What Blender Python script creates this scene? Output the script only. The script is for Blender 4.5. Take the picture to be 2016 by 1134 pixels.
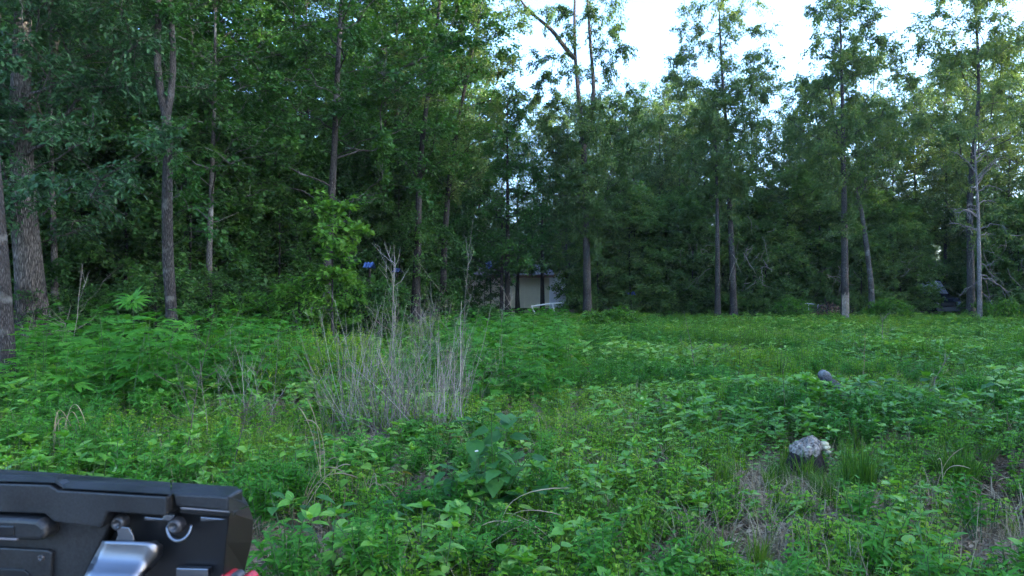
import bpy, math, random
import numpy as np
from mathutils import Vector, Matrix, Euler

# ------------------------------------------------------------------ scene, camera, light
for o in list(bpy.data.objects):
    bpy.data.objects.remove(o)
scene = bpy.context.scene
COL = scene.collection
CAM_H = 1.75
F = 1440.0                       # focal length in pixels of the 2016 px wide photograph
cam_d = bpy.data.cameras.new('camera')
cam_d.sensor_width = 36.0
cam_d.lens = F / 2016 * 36.0
cam_d.clip_start = 0.05
cam_d.clip_end = 3000
cam_d.dof.use_dof = True
cam_d.dof.focus_distance = 14.0
cam_d.dof.aperture_fstop = 9.5
cam = bpy.data.objects.new('camera', cam_d)
cam.location = (0, 0, CAM_H)
cam.rotation_euler = (math.radians(90), 0, 0)
COL.objects.link(cam)
scene.camera = cam

SUN_EL, SUN_AZ = math.radians(12), math.radians(106)      # low on the right, kept off the clearing by the wood there
world = bpy.data.worlds.new('World')
scene.world = world
world.use_nodes = True
wn = world.node_tree
wn.nodes.clear()
sky = wn.nodes.new('ShaderNodeTexSky')
sky.sky_type = 'NISHITA'
sky.sun_disc = False
sky.sun_elevation = SUN_EL
sky.sun_rotation = SUN_AZ
sky.air_density = 0.7
sky.dust_density = 2.6
sky.ozone_density = 3.0
bg = wn.nodes.new('ShaderNodeBackground')
bg.inputs['Strength'].default_value = 0.13
wo = wn.nodes.new('ShaderNodeOutputWorld')
wn.links.new(sky.outputs[0], bg.inputs[0])
wn.links.new(bg.outputs[0], wo.inputs[0])
sun_d = bpy.data.lights.new('sun', 'SUN')
sun_d.energy = 2.0
sun_d.angle = math.radians(0.53)
sun_d.color = (1.0, 0.86, 0.66)
sun = bpy.data.objects.new('sun', sun_d)
sv = Vector((math.sin(SUN_AZ) * math.cos(SUN_EL), math.cos(SUN_AZ) * math.cos(SUN_EL), math.sin(SUN_EL)))
sun.rotation_euler = sv.to_track_quat('Z', 'Y').to_euler()
sun.location = (0, 0, 60)
COL.objects.link(sun)
vs = scene.view_settings
vs.view_transform = 'Standard'
vs.look = 'None'
vs.gamma = 1.0
vs.use_curve_mapping = False
vs.exposure = 3.7
scene.render.engine = 'CYCLES'
cy = scene.cycles
cy.max_bounces = 7
cy.diffuse_bounces = 4
cy.glossy_bounces = 2
cy.transmission_bounces = 5
cy.transparent_max_bounces = 4
cy.use_denoising = True
cy.use_adaptive_sampling = True
cy.adaptive_threshold = 0.02
cy.sample_clamp_indirect = 6
cy.volume_bounces = 1

# ------------------------------------------------------------------ small helpers
RNG = np.random.default_rng(11)


def tag(o, label=None, cat=None, group=None, kind=None):
    if label: o['label'] = label
    if cat: o['category'] = cat
    if group: o['group'] = group
    if kind: o['kind'] = kind
    return o


def gz(x, y):
    """height of the ground"""
    x = np.asarray(x, float); y = np.asarray(y, float)
    return (0.05 * np.sin(x * 0.55 + 1.3) * np.cos(y * 0.41) + 0.035 * np.sin(x * 1.3 + y * 0.9)
            + 0.02 * np.sin(x * 2.9 - y * 2.3 + 0.5)) * np.clip((np.hypot(x, y)) / 4, 0, 1)


def noise2(x, y, s, seed=0):
    r = np.random.default_rng(100 + seed)
    f = 0
    for i in range(7):
        a = r.uniform(0, 6.28); k = s * r.uniform(.6, 1.8)
        f = f + np.sin((x * math.cos(a) + y * math.sin(a)) * k + r.uniform(0, 6.28))
    return f / 7 ** .5


def wx(px, Y):
    return (px - 1008.0) / F * Y


def wz(py, Y):
    return CAM_H - (py - 567.0) / F * Y


def P(px, py, Y):
    return np.array([wx(px, Y), Y, wz(py, Y)])


class Geo:
    """collects verts, faces, a tint per vertex and a material index per face; builds one mesh"""
    def __init__(s):
        s.v = []; s.f = []; s.t = []; s.n = 0

    def add(s, V, faces, tint=0.5, mat=0, smooth=False):
        V = np.asarray(V, float).reshape(-1, 3)
        for f in faces:
            f = np.asarray(f, np.int64)
            if len(f):
                s.f.append((f + s.n, mat, smooth))
        s.t.append(np.broadcast_to(np.asarray(tint, float), (len(V),)))
        s.v.append(V); s.n += len(V)
        return s

    def mesh(s, name, mats):
        me = bpy.data.meshes.new(name)
        V = np.concatenate(s.v); T = np.concatenate(s.t)
        tot = np.concatenate([np.full(len(f), f.shape[1]) for f, m, sm in s.f])
        lv = np.concatenate([f.ravel() for f, m, sm in s.f])
        mi = np.concatenate([np.full(len(f), m) for f, m, sm in s.f])
        sm = np.concatenate([np.full(len(f), sm) for f, m, sm in s.f])
        st = np.concatenate([[0], np.cumsum(tot)[:-1]])
        me.vertices.add(len(V)); me.vertices.foreach_set('co', V.ravel())
        me.loops.add(len(lv)); me.loops.foreach_set('vertex_index', lv.astype(np.int32))
        me.polygons.add(len(tot))
        me.polygons.foreach_set('loop_start', st.astype(np.int32))
        me.polygons.foreach_set('loop_total', tot.astype(np.int32))
        me.polygons.foreach_set('material_index', mi.astype(np.int32))
        me.polygons.foreach_set('use_smooth', sm)
        a = me.attributes.new('tint', 'FLOAT', 'POINT')
        a.data.foreach_set('value', T)
        for m in mats: me.materials.append(m)
        me.update(calc_edges=True)
        return me


def link(name, me, parent=None, loc=(0, 0, 0), rot=(0, 0, 0), scale=None):
    o = bpy.data.objects.new(name, me)
    o.location = loc; o.rotation_euler = rot
    if scale is not None: o.scale = scale if hasattr(scale, '__len__') else (scale,) * 3
    if parent is not None: o.parent = parent
    COL.objects.link(o)
    return o


def unit(v):
    v = np.asarray(v, float)
    return v / np.maximum(np.linalg.norm(v, axis=-1, keepdims=True), 1e-9)


def tubes(paths, radii, sides, cap=False):
    """paths n*k*3, radii n*k -> V, [quads]"""
    paths = np.asarray(paths, float); radii = np.asarray(radii, float)
    n, k, _ = paths.shape
    d = np.gradient(paths, axis=1)
    d = unit(d)
    ref = np.where(np.abs(d[..., 2:3]) > 0.92, np.array([1., 0, 0]), np.array([0., 0, 1.]))
    # one reference per path keeps the rings aligned
    ref = np.broadcast_to(ref[:, k // 2:k // 2 + 1], d.shape)
    a = unit(np.cross(d, ref)); b = np.cross(d, a)
    ang = np.linspace(0, 2 * np.pi, sides, endpoint=False)
    ring = (a[:, :, None] * np.cos(ang)[None, None, :, None] + b[:, :, None] * np.sin(ang)[None, None, :, None])
    V = paths[:, :, None] + ring * radii[:, :, None, None]
    idx = np.arange(n * k * sides).reshape(n, k, sides)
    q = np.stack([idx[:, :-1], np.roll(idx, -1, 2)[:, :-1], np.roll(idx, -1, 2)[:, 1:], idx[:, 1:]], -1).reshape(-1, 4)
    fs = [q]
    if cap:
        fs += [idx[:, -1]] + [idx[:, 0][:, ::-1]]
    return V.reshape(-1, 3), fs


def bez(p0, p1, p2, k):
    t = np.linspace(0, 1, k)[:, None]
    return (1 - t) ** 2 * p0 + 2 * t * (1 - t) * p1 + t * t * p2


# ------------------------------------------------------------------ leaf shapes (y along the leaf, z its face)
def tpl_rhomb(w=0.3, fold=0.08, droop=0.12):
    V = np.array([[0, 0, 0], [w, .42, fold], [0, 1, -droop], [-w, .42, fold]])
    return V, [np.array([[0, 1, 2], [0, 2, 3]])]


def tpl_ovate(w=0.3, fold=0.06, droop=0.2, tip=0.62, wave=0.0, stalk=0.0):
    ts = [0, .22, .5, .78, 1]
    ws = [0.0, w * 0.92, w, w * tip, 0.0]
    V = []
    for t, ww in zip(ts, ws):
        z = -droop * t * t
        y = t * (1 - 0.1 * droop) + stalk
        V.append([0, y, z])
        if ww > 0:
            V.append([ww, y - .03, z + fold + wave * math.sin(t * 9)])
            V.append([-ww, y - .03, z + fold + wave * math.cos(t * 8)])
    # 0 | 1 2 3 | 4 5 6 | 7 8 9 | 10
    tri = np.array([[0, 2, 1], [0, 1, 3], [7, 8, 10], [7, 10, 9]])
    quad = np.array([[1, 2, 5, 4], [1, 4, 6, 3], [4, 5, 8, 7], [4, 7, 9, 6]])
    return np.array(V), [tri, quad]


def tpl_oak(w=0.32, fold=0.05, droop=0.12):
    ts = [0, .16, .3, .42, .56, .68, .82, 1.0]
    ws = [.02, .14, .42, .2, .5, .22, .36, .02]
    V = []
    for t, ww in zip(ts, ws):
        z = -droop * t * t
        V += [[0, t, z], [ww * w * 1.6, t + ww * .12, z + fold * ww * 2], [-ww * w * 1.6, t + ww * .12, z + fold * ww * 2]]
    q = []
    for i in range(len(ts) - 1):
        a, b = 3 * i, 3 * i + 3
        q += [[a, a + 1, b + 1, b], [a, b, b + 2, a + 2]]
    return np.array(V), [np.array(q)]


def tpl_palm(n=5, spread=1.25, w=0.13, droop=0.22):
    """a hand shaped leaf of n narrow pointed lobes"""
    V = []; q = []; tr = []
    for i in range(n):
        a = (i - (n - 1) / 2) / ((n - 1) / 2) * spread
        L = 1.0 - 0.28 * abs(i - (n - 1) / 2) / ((n - 1) / 2)
        c, s_ = math.cos(a), math.sin(a)
        b = len(V)
        for (t, ww) in ((0.0, .025), (.42, w), (.72, w * .7), (1.0, 0)):
            z = -droop * (t * L) ** 2
            for sx in ((-1, 0, 1) if t < 1 else (0,)):
                x = sx * ww; y = t * L
                V.append([c * x + s_ * y, -s_ * x + c * y + 0.12, z + (0.03 if sx else 0)])
        for r in (0, 1):
            k = b + 3 * r
            q += [[k, k + 1, k + 4, k + 3], [k + 1, k + 2, k + 5, k + 4]]
        k = b + 6
        tr += [[k, k + 1, k + 3 + 0], [k + 1, k + 2, k + 3]]
    return np.array(V), [np.array(q), np.array(tr)]


def put(geo, tpl, pos, d, n, size, tint, mat=0, wide=None):
    """instances of a leaf shape"""
    V, fs = tpl
    pos = np.asarray(pos, float); N = len(pos)
    if N == 0: return
    y = unit(d)
    z = n - (n * y).sum(-1, keepdims=True) * y
    z = unit(z)
    x = np.cross(y, z)
    size = np.broadcast_to(np.asarray(size, float), (N,))
    sxw = size if wide is None else size * wide
    W = (x[:, None] * V[None, :, 0:1] * sxw[:, None, None] + y[:, None] * V[None, :, 1:2] * size[:, None, None]
         + z[:, None] * V[None, :, 2:3] * size[:, None, None]) + pos[:, None]
    k = len(V)
    off = (np.arange(N) * k)[:, None, None]
    faces = [(f[None] + off).reshape(-1, f.shape[1]) for f in fs]
    tint = np.broadcast_to(np.asarray(tint, float), (N,))
    geo.add(W.reshape(-1, 3), faces, np.repeat(tint, k), mat)


# ------------------------------------------------------------------ materials
def new_mat(name):
    m = bpy.data.materials.new(name)
    m.use_nodes = True
    nt = m.node_tree
    nt.nodes.clear()
    out = nt.nodes.new('ShaderNodeOutputMaterial')
    return m, nt, out


def ramp(nt, stops):
    r = nt.nodes.new('ShaderNodeValToRGB')
    el = r.color_ramp.elements
    while len(el) < len(stops): el.new(0.5)
    for e, (p, c) in zip(el, stops):
        e.position = p; e.color = (*c, 1)
    return r


def leaf_mat(name, dark, mid, light, trans=0.35, rough=0.5, spec=0.35, vary=0.35):
    """leaf colour drawn from three greens by a random value per leaf, shifted per plant"""
    m, nt, out = new_mat(name)
    L = nt.links
    at = nt.nodes.new('ShaderNodeAttribute'); at.attribute_name = 'tint'
    oi = nt.nodes.new('ShaderNodeObjectInfo')
    pa = nt.nodes.new('ShaderNodeAttribute'); pa.attribute_name = 'patch'; pa.attribute_type = 'INSTANCER'
    ma = nt.nodes.new('ShaderNodeMath'); ma.operation = 'MULTIPLY_ADD'
    L.new(oi.outputs['Random'], ma.inputs[0]); ma.inputs[1].default_value = vary
    sh = nt.nodes.new('ShaderNodeMath'); sh.operation = 'ADD'; sh.inputs[1].default_value = -vary / 2
    ap = nt.nodes.new('ShaderNodeMath'); ap.operation = 'ADD'
    L.new(at.outputs['Fac'], ap.inputs[0]); L.new(pa.outputs['Fac'], ap.inputs[1])
    L.new(ap.outputs[0], sh.inputs[0]); L.new(sh.outputs[0], ma.inputs[2])
    r = ramp(nt, [(0.0, dark), (0.5, mid), (1.0, light)])
    L.new(ma.outputs[0], r.inputs[0])
    pb = nt.nodes.new('ShaderNodeBsdfPrincipled')
    pb.inputs['Roughness'].default_value = rough
    pb.inputs['Specular IOR Level'].default_value = spec
    L.new(r.outputs[0], pb.inputs['Base Color'])
    tr = nt.nodes.new('ShaderNodeBsdfTranslucent')
    hs = nt.nodes.new('ShaderNodeMix'); hs.data_type = 'RGBA'; hs.blend_type = 'MULTIPLY'
    hs.inputs[0].default_value = 1.0
    L.new(r.outputs[0], hs.inputs[6]); hs.inputs[7].default_value = (1.5, 1.35, 0.6, 1)
    L.new(hs.outputs[2], tr.inputs[0])
    mx = nt.nodes.new('ShaderNodeMixShader'); mx.inputs[0].default_value = trans
    L.new(pb.outputs[0], mx.inputs[1]); L.new(tr.outputs[0], mx.inputs[2])
    L.new(mx.outputs[0], out.inputs[0])
    return m


def bark_mat(name, c0, c1, c2, scale=1.0, bump=0.6, lichen=None):
    m, nt, out = new_mat(name)
    L = nt.links
    tc = nt.nodes.new('ShaderNodeTexCoord')
    mp = nt.nodes.new('ShaderNodeMapping'); mp.inputs['Scale'].default_value = (26 * scale, 26 * scale, 5 * scale)
    L.new(tc.outputs['Object'], mp.inputs[0])
    vo = nt.nodes.new('ShaderNodeTexVoronoi'); vo.feature = 'DISTANCE_TO_EDGE'; vo.inputs['Scale'].default_value = 1.0
    no = nt.nodes.new('ShaderNodeTexNoise'); no.inputs['Scale'].default_value = 1.6; no.inputs['Detail'].default_value = 6
    L.new(mp.outputs[0], no.inputs[0])
    ad = nt.nodes.new('ShaderNodeMix'); ad.data_type = 'RGBA'; ad.blend_type = 'ADD'; ad.inputs[0].default_value = 0.8
    L.new(mp.outputs[0], ad.inputs[6]); L.new(no.outputs['Color'], ad.inputs[7])
    L.new(ad.outputs[2], vo.inputs[0])
    mu = nt.nodes.new('ShaderNodeMath'); mu.operation = 'MULTIPLY_ADD'
    L.new(vo.outputs['Distance'], mu.inputs[0]); mu.inputs[1].default_value = 1.3
    n2 = nt.nodes.new('ShaderNodeMath'); n2.operation = 'MULTIPLY_ADD'
    L.new(no.outputs['Fac'], n2.inputs[0]); n2.inputs[1].default_value = 0.9; n2.inputs[2].default_value = -0.32
    L.new(n2.outputs[0], mu.inputs[2])
    r = ramp(nt, [(0.08, c0), (0.42, c1), (0.85, c2)])
    L.new(mu.outputs[0], r.inputs[0])
    bn = nt.nodes.new('ShaderNodeTexNoise'); bn.inputs['Scale'].default_value = 0.9; bn.inputs['Detail'].default_value = 4
    L.new(tc.outputs['Object'], bn.inputs[0])
    br = ramp(nt, [(0.3, (.5, .48, .46)), (0.7, (1.45, 1.45, 1.45))]); L.new(bn.outputs['Fac'], br.inputs[0])
    bm = nt.nodes.new('ShaderNodeMix'); bm.data_type = 'RGBA'; bm.blend_type = 'MULTIPLY'; bm.inputs[0].default_value = 1
    L.new(r.outputs[0], bm.inputs[6]); L.new(br.outputs[0], bm.inputs[7])
    colour = bm.outputs[2]
    if lichen:
        ln = nt.nodes.new('ShaderNodeTexNoise'); ln.inputs['Scale'].default_value = 2.2; ln.inputs['Detail'].default_value = 7
        L.new(tc.outputs['Object'], ln.inputs[0])
        lr = ramp(nt, [(0.56, (0, 0, 0)), (0.7, (1, 1, 1))]); L.new(ln.outputs['Fac'], lr.inputs[0])
        lm = nt.nodes.new('ShaderNodeMix'); lm.data_type = 'RGBA'
        L.new(lr.outputs[0], lm.inputs[0]); L.new(colour, lm.inputs[6]); lm.inputs[7].default_value = (*lichen, 1)
        colour = lm.outputs[2]
    pb = nt.nodes.new('ShaderNodeBsdfPrincipled'); pb.inputs['Roughness'].default_value = 0.85
    pb.inputs['Specular IOR Level'].default_value = 0.2
    L.new(colour, pb.inputs['Base Color'])
    bp = nt.nodes.new('ShaderNodeBump'); bp.inputs['Strength'].default_value = bump; bp.inputs['Distance'].default_value = 0.03
    L.new(mu.outputs[0], bp.inputs['Height']); L.new(bp.outputs[0], pb.inputs['Normal'])
    L.new(pb.outputs[0], out.inputs[0])
    return m


def plain_mat(name, colour, rough=0.5, metal=0.0, spec=0.5, noise=0.0, nscale=20.0, bump=0.0, colour2=None):
    m, nt, out = new_mat(name)
    L = nt.links
    pb = nt.nodes.new('ShaderNodeBsdfPrincipled')
    pb.inputs['Base Color'].default_value = (*colour, 1)
    pb.inputs['Roughness'].default_value = rough
    pb.inputs['Metallic'].default_value = metal
    pb.inputs['Specular IOR Level'].default_value = spec
    if metal < .5 and nscale >= 200:
        t2 = nt.nodes.new('ShaderNodeTexCoord'); n3 = nt.nodes.new('ShaderNodeTexNoise'); n3.inputs['Scale'].default_value = 9; n3.inputs['Detail'].default_value = 9
        L.new(t2.outputs['Object'], n3.inputs[0]); r3 = ramp(nt, [(0.35, (rough - .08,) * 3), (0.7, (rough + .2,) * 3)])
        L.new(n3.outputs['Fac'], r3.inputs[0]); L.new(r3.outputs[0], pb.inputs['Roughness'])
    if noise or bump or colour2:
        tc = nt.nodes.new('ShaderNodeTexCoord')
        no = nt.nodes.new('ShaderNodeTexNoise'); no.inputs['Scale'].default_value = nscale; no.inputs['Detail'].default_value = 6
        L.new(tc.outputs['Object'], no.inputs[0])
        c2 = colour2 or tuple(c * (1 - noise) for c in colour)
        r = ramp(nt, [(0.3, c2), (0.7, colour)])
        L.new(no.outputs['Fac'], r.inputs[0]); L.new(r.outputs[0], pb.inputs['Base Color'])
        if bump:
            bp = nt.nodes.new('ShaderNodeBump'); bp.inputs['Strength'].default_value = bump; bp.inputs['Distance'].default_value = 0.01
            L.new(no.outputs['Fac'], bp.inputs['Height']); L.new(bp.outputs[0], pb.inputs['Normal'])
    L.new(pb.outputs[0], out.inputs[0])
    return m


M = {}
M['oak'] = leaf_mat('oak leaves', (.020, .068, .028), (.033, .100, .036), (.065, .145, .05), 0.30, 0.5, 0.3)
M['maple'] = leaf_mat('maple leaves', (.018, .068, .016), (.029, .100, .021), (.062, .150, .028), 0.38, 0.5, 0.2)
M['hickory'] = leaf_mat('hickory leaves', (.046, .104, .034), (.072, .150, .046), (.135, .205, .065), 0.42, 0.5, 0.25)
M['cedar'] = leaf_mat('bushy tree leaves', (.032, .108, .024), (.048, .150, .030), (.085, .19, .04), 0.40, 0.55, 0.2)
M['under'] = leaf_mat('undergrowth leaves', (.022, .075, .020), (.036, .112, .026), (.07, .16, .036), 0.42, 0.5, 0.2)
M['under_lit'] = leaf_mat('undergrowth leaves painted lit', (.052, .130, .038), (.085, .190, .054), (.15, .25, .075), 0.48, 0.5, 0.2)  # lit copy of the undergrowth: brighter light at the right put into the green
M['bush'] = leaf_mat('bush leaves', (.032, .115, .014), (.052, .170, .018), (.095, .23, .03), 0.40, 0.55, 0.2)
M['weed'] = leaf_mat('pale weed leaves', (.064, .200, .020), (.108, .300, .030), (.22, .38, .070), 0.38, 0.42, 0.40, 0.55)
M['weed2'] = leaf_mat('bright weed leaves', (.072, .210, .012), (.118, .300, .016), (.23, .36, .03), 0.42, 0.55, 0.2, 0.5)
M['ragweed'] = leaf_mat('tall weed leaves', (.034, .150, .016), (.056, .215, .022), (.095, .275, .032), 0.42, 0.55, 0.22, 0.4)
M['broad'] = leaf_mat('broad weed leaves', (.022, .092, .022), (.036, .135, .028), (.065, .185, .042), 0.32, 0.5, 0.25, 0.3)
M['grass'] = leaf_mat('grass blades', (.048, .120, .012), (.085, .19, .016), (.16, .23, .03), 0.38, 0.5, 0.3)
M['tussock'] = leaf_mat('tussock blades', (.024, .078, .008), (.045, .125, .012), (.11, .18, .02), 0.3, 0.5, 0.25)
M['yellow'] = leaf_mat('yellow leaf', (.16, .17, .03), (.26, .24, .04), (.40, .32, .06), 0.3)
M['straw'] = leaf_mat('dry straw', (.16, .12, .07), (.27, .21, .13), (.38, .32, .21), 0.1, 0.7, 0.2)
M['stalk'] = leaf_mat('dead grey stalks', (.07, .056, .044), (.19, .162, .135), (.40, .355, .30), 0.0, 0.8, 0.15)
M['darkstick'] = leaf_mat('dark dead sticks', (.04, .034, .03), (.075, .062, .052), (.13, .11, .095), 0.0, 0.8, 0.15)
M['greenstem'] = leaf_mat('green stems', (.04, .07, .025), (.06, .11, .035), (.09, .14, .05), 0.0, 0.6, 0.3)
M['bark_oak'] = bark_mat('oak bark', (.022, .020, .018), (.105, .097, .088), (.23, .215, .20), 1.0, 1.0)
M['bark_grey'] = bark_mat('grey bark', (.016, .015, .014), (.055, .051, .048), (.12, .115, .11), 1.6, 0.9, (.17, .175, .16))
M['bark_brown'] = bark_mat('brown bark', (.020, .019, .018), (.068, .064, .060), (.14, .135, .13), 1.5, 0.8)
M['bark_dark'] = bark_mat('dark bark', (.011, .011, .010), (.034, .032, .030), (.07, .068, .064), 1.5, 0.7)
M['bark_pale'] = bark_mat('pale bark', (.035, .033, .030), (.095, .09, .084), (.19, .185, .175), 1.8, 0.5, (.22, .23, .21))
M['dead_wood'] = bark_mat('bleached dead wood', (.10, .09, .08), (.22, .20, .185), (.36, .34, .32), 1.5, 0.5)
M['bare_wood'] = bark_mat('barkless pale wood', (.16, .13, .10), (.30, .26, .21), (.4, .36, .31), 1.2, 0.3)


# ------------------------------------------------------------------ scattering of uncountable cover
def hidden(name, me):
    return bpy.data.objects.new(name, me)


def scatter(name, sources, pts, rots, scales, idx=None):
    """one stuff object whose geometry nodes copy the source meshes onto points"""
    n = len(pts)
    c = bpy.data.collections.new(name + ' sources')
    for s in sources: c.objects.link(s)
    me = bpy.data.meshes.new(name)
    me.vertices.add(n); me.vertices.foreach_set('co', np.asarray(pts, float).ravel())
    a = me.attributes.new('rot', 'FLOAT_VECTOR', 'POINT'); a.data.foreach_set('vector', np.asarray(rots, float).ravel())
    a = me.attributes.new('size', 'FLOAT_VECTOR', 'POINT')
    sc = np.asarray(scales, float)
    if sc.ndim == 1: sc = np.repeat(sc[:, None], 3, 1)
    a.data.foreach_set('vector', sc.ravel())
    pxy = np.asarray(pts, float)
    a = me.attributes.new('patch', 'FLOAT', 'POINT')
    a.data.foreach_set('value', .22 * np.clip(noise2(pxy[:, 0], pxy[:, 1], .55, 41) + .6 * noise2(pxy[:, 0], pxy[:, 1], 1.9, 42), -1.6, 1.6))
    a = me.attributes.new('pick', 'INT', 'POINT')
    if idx is None: idx = RNG.integers(0, len(sources), n)
    a.data.foreach_set('value', np.asarray(idx, np.int32))
    o = bpy.data.objects.new(name, me); COL.objects.link(o)
    ng = bpy.data.node_groups.new(name + ' nodes', 'GeometryNodeTree')
    ng.interface.new_socket('Geometry', in_out='INPUT', socket_type='NodeSocketGeometry')
    ng.interface.new_socket('Geometry', in_out='OUTPUT', socket_type='NodeSocketGeometry')
    N = ng.nodes; L = ng.links
    gi = N.new('NodeGroupInput'); go = N.new('NodeGroupOutput')
    ci = N.new('GeometryNodeCollectionInfo')
    ci.inputs['Collection'].default_value = c
    ci.inputs['Separate Children'].default_value = True
    ci.inputs['Reset Children'].default_value = True
    ip = N.new('GeometryNodeInstanceOnPoints'); ip.inputs['Pick Instance'].default_value = True

    def at(nm, ty):
        x = N.new('GeometryNodeInputNamedAttribute'); x.data_type = ty; x.inputs['Name'].default_value = nm
        return [s for s in x.outputs if s.enabled and s.name == 'Attribute'][0]
    L.new(gi.outputs[0], ip.inputs['Points']); L.new(ci.outputs[0], ip.inputs['Instance'])
    L.new(at('pick', 'INT'), ip.inputs['Instance Index'])
    L.new(at('rot', 'FLOAT_VECTOR'), ip.inputs['Rotation'])
    L.new(at('size', 'FLOAT_VECTOR'), ip.inputs['Scale'])
    L.new(ip.outputs[0], go.inputs[0])
    md = o.modifiers.new('scatter', 'NODES'); md.node_group = ng
    o['kind'] = 'stuff'
    return o


# ------------------------------------------------------------------ ground
def build_ground():
    xs = np.concatenate([np.linspace(-600, -60, 10), np.linspace(-50, 50, 201)[0:], np.linspace(60, 600, 10)])
    ys = np.concatenate([np.linspace(-300, -10, 8), np.linspace(-4, 60, 161), np.linspace(70, 900, 12)])
    X, Y = np.meshgrid(xs, ys)
    Z = gz(X, Y)
    V = np.stack([X, Y, Z], -1).reshape(-1, 3)
    i = np.arange(len(V)).reshape(X.shape)
    q = np.stack([i[:-1, :-1], i[:-1, 1:], i[1:, 1:], i[1:, :-1]], -1).reshape(-1, 4)
    m, nt, out = new_mat('soil and litter')
    L = nt.links
    tc = nt.nodes.new('ShaderNodeTexCoord')
    n1 = nt.nodes.new('ShaderNodeTexNoise'); n1.inputs['Scale'].default_value = 1.1; n1.inputs['Detail'].default_value = 8
    n2 = nt.nodes.new('ShaderNodeTexNoise'); n2.inputs['Scale'].default_value = 38; n2.inputs['Detail'].default_value = 8; n2.inputs['Roughness'].default_value = 0.7
    vo = nt.nodes.new('ShaderNodeTexVoronoi'); vo.inputs['Scale'].default_value = 55
    for n in (n1, n2, vo): L.new(tc.outputs['Object'], n.inputs['Vector'])
    r1 = ramp(nt, [(0.3, (.14, .105, .072)), (0.52, (.30, .235, .165)), (0.72, (.48, .39, .29))])
    L.new(n1.outputs['Fac'], r1.inputs[0])
    r2 = ramp(nt, [(0.3, (.35, .33, .3)), (0.6, (1, 1, 1)), (0.8, (1.35, 1.3, 1.25))])
    L.new(n2.outputs['Fac'], r2.inputs[0])
    mm = nt.nodes.new('ShaderNodeMix'); mm.data_type = 'RGBA'; mm.blend_type = 'MULTIPLY'; mm.inputs[0].default_value = 1
    L.new(r1.outputs[0], mm.inputs[6]); L.new(r2.outputs[0], mm.inputs[7])
    m2 = nt.nodes.new('ShaderNodeMix'); m2.data_type = 'RGBA'; m2.blend_type = 'OVERLAY'; m2.inputs[0].default_value = 0.25
    L.new(mm.outputs[2], m2.inputs[6]); L.new(vo.outputs['Color'], m2.inputs[7])
    hs = nt.nodes.new('ShaderNodeHueSaturation'); hs.inputs['Saturation'].default_value = 0.9
    L.new(m2.outputs[2], hs.inputs['Color'])
    pb = nt.nodes.new('ShaderNodeBsdfPrincipled'); pb.inputs['Roughness'].default_value = 0.95; pb.inputs['Specular IOR Level'].default_value = .1
    L.new(hs.outputs[0], pb.inputs['Base Color'])
    bp = nt.nodes.new('ShaderNodeBump'); bp.inputs['Strength'].default_value = 0.9; bp.inputs['Distance'].default_value = 0.03
    L.new(n2.outputs['Fac'], bp.inputs['Height']); L.new(bp.outputs[0], pb.inputs['Normal'])
    L.new(pb.outputs[0], out.inputs[0])
    o = link('ground', Geo().add(V, [q], smooth=True).mesh('ground', [m]))
    o['kind'] = 'structure'
    return o


build_ground()


# ------------------------------------------------------------------ trees
def rough_tube(path, radii, sides, rough, rng, ridges=0.0):
    """a trunk: tube with uneven outline and, for oaks, vertical ridges"""
    path = np.asarray(path); k = len(path)
    V, fs = tubes(path[None], np.asarray(radii)[None], sides)
    V = V.reshape(k, sides, 3)
    ang = np.linspace(0, 2 * np.pi, sides, endpoint=False)
    s = np.arange(k)[:, None] / max(k - 1, 1)
    f = np.zeros((k, sides))
    for j in range(7):
        f += rng.normal() * np.sin(ang[None] * rng.integers(1, 5) + s * rng.uniform(3, 24) + rng.uniform(0, 6)) / 3
    g = rough * f
    if ridges:
        base = rng.normal(size=(sides,))
        for j in range(6):
            w = rng.normal(size=(sides,))
            base_s = w[None] * np.sin(s * rng.uniform(20, 60) + rng.uniform(0, 6, sides)[None])
            g = g + ridges * base_s * 0.5
        g = g + ridges * base[None]
    c = path[:, None]
    V = c + (V - c) * (1 + g)[:, :, None]
    return V.reshape(-1, 3), fs


def resample(path, k):
    path = np.asarray(path, float)
    d = np.concatenate([[0], np.cumsum(np.linalg.norm(np.diff(path, axis=0), axis=1))])
    t = np.linspace(0, d[-1], k)
    out = np.stack([np.interp(t, d, path[:, i]) for i in range(3)], -1)
    for _ in range(2):
        out[1:-1] = (out[:-2] + 2 * out[1:-1] + out[2:]) / 4
    return out


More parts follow.
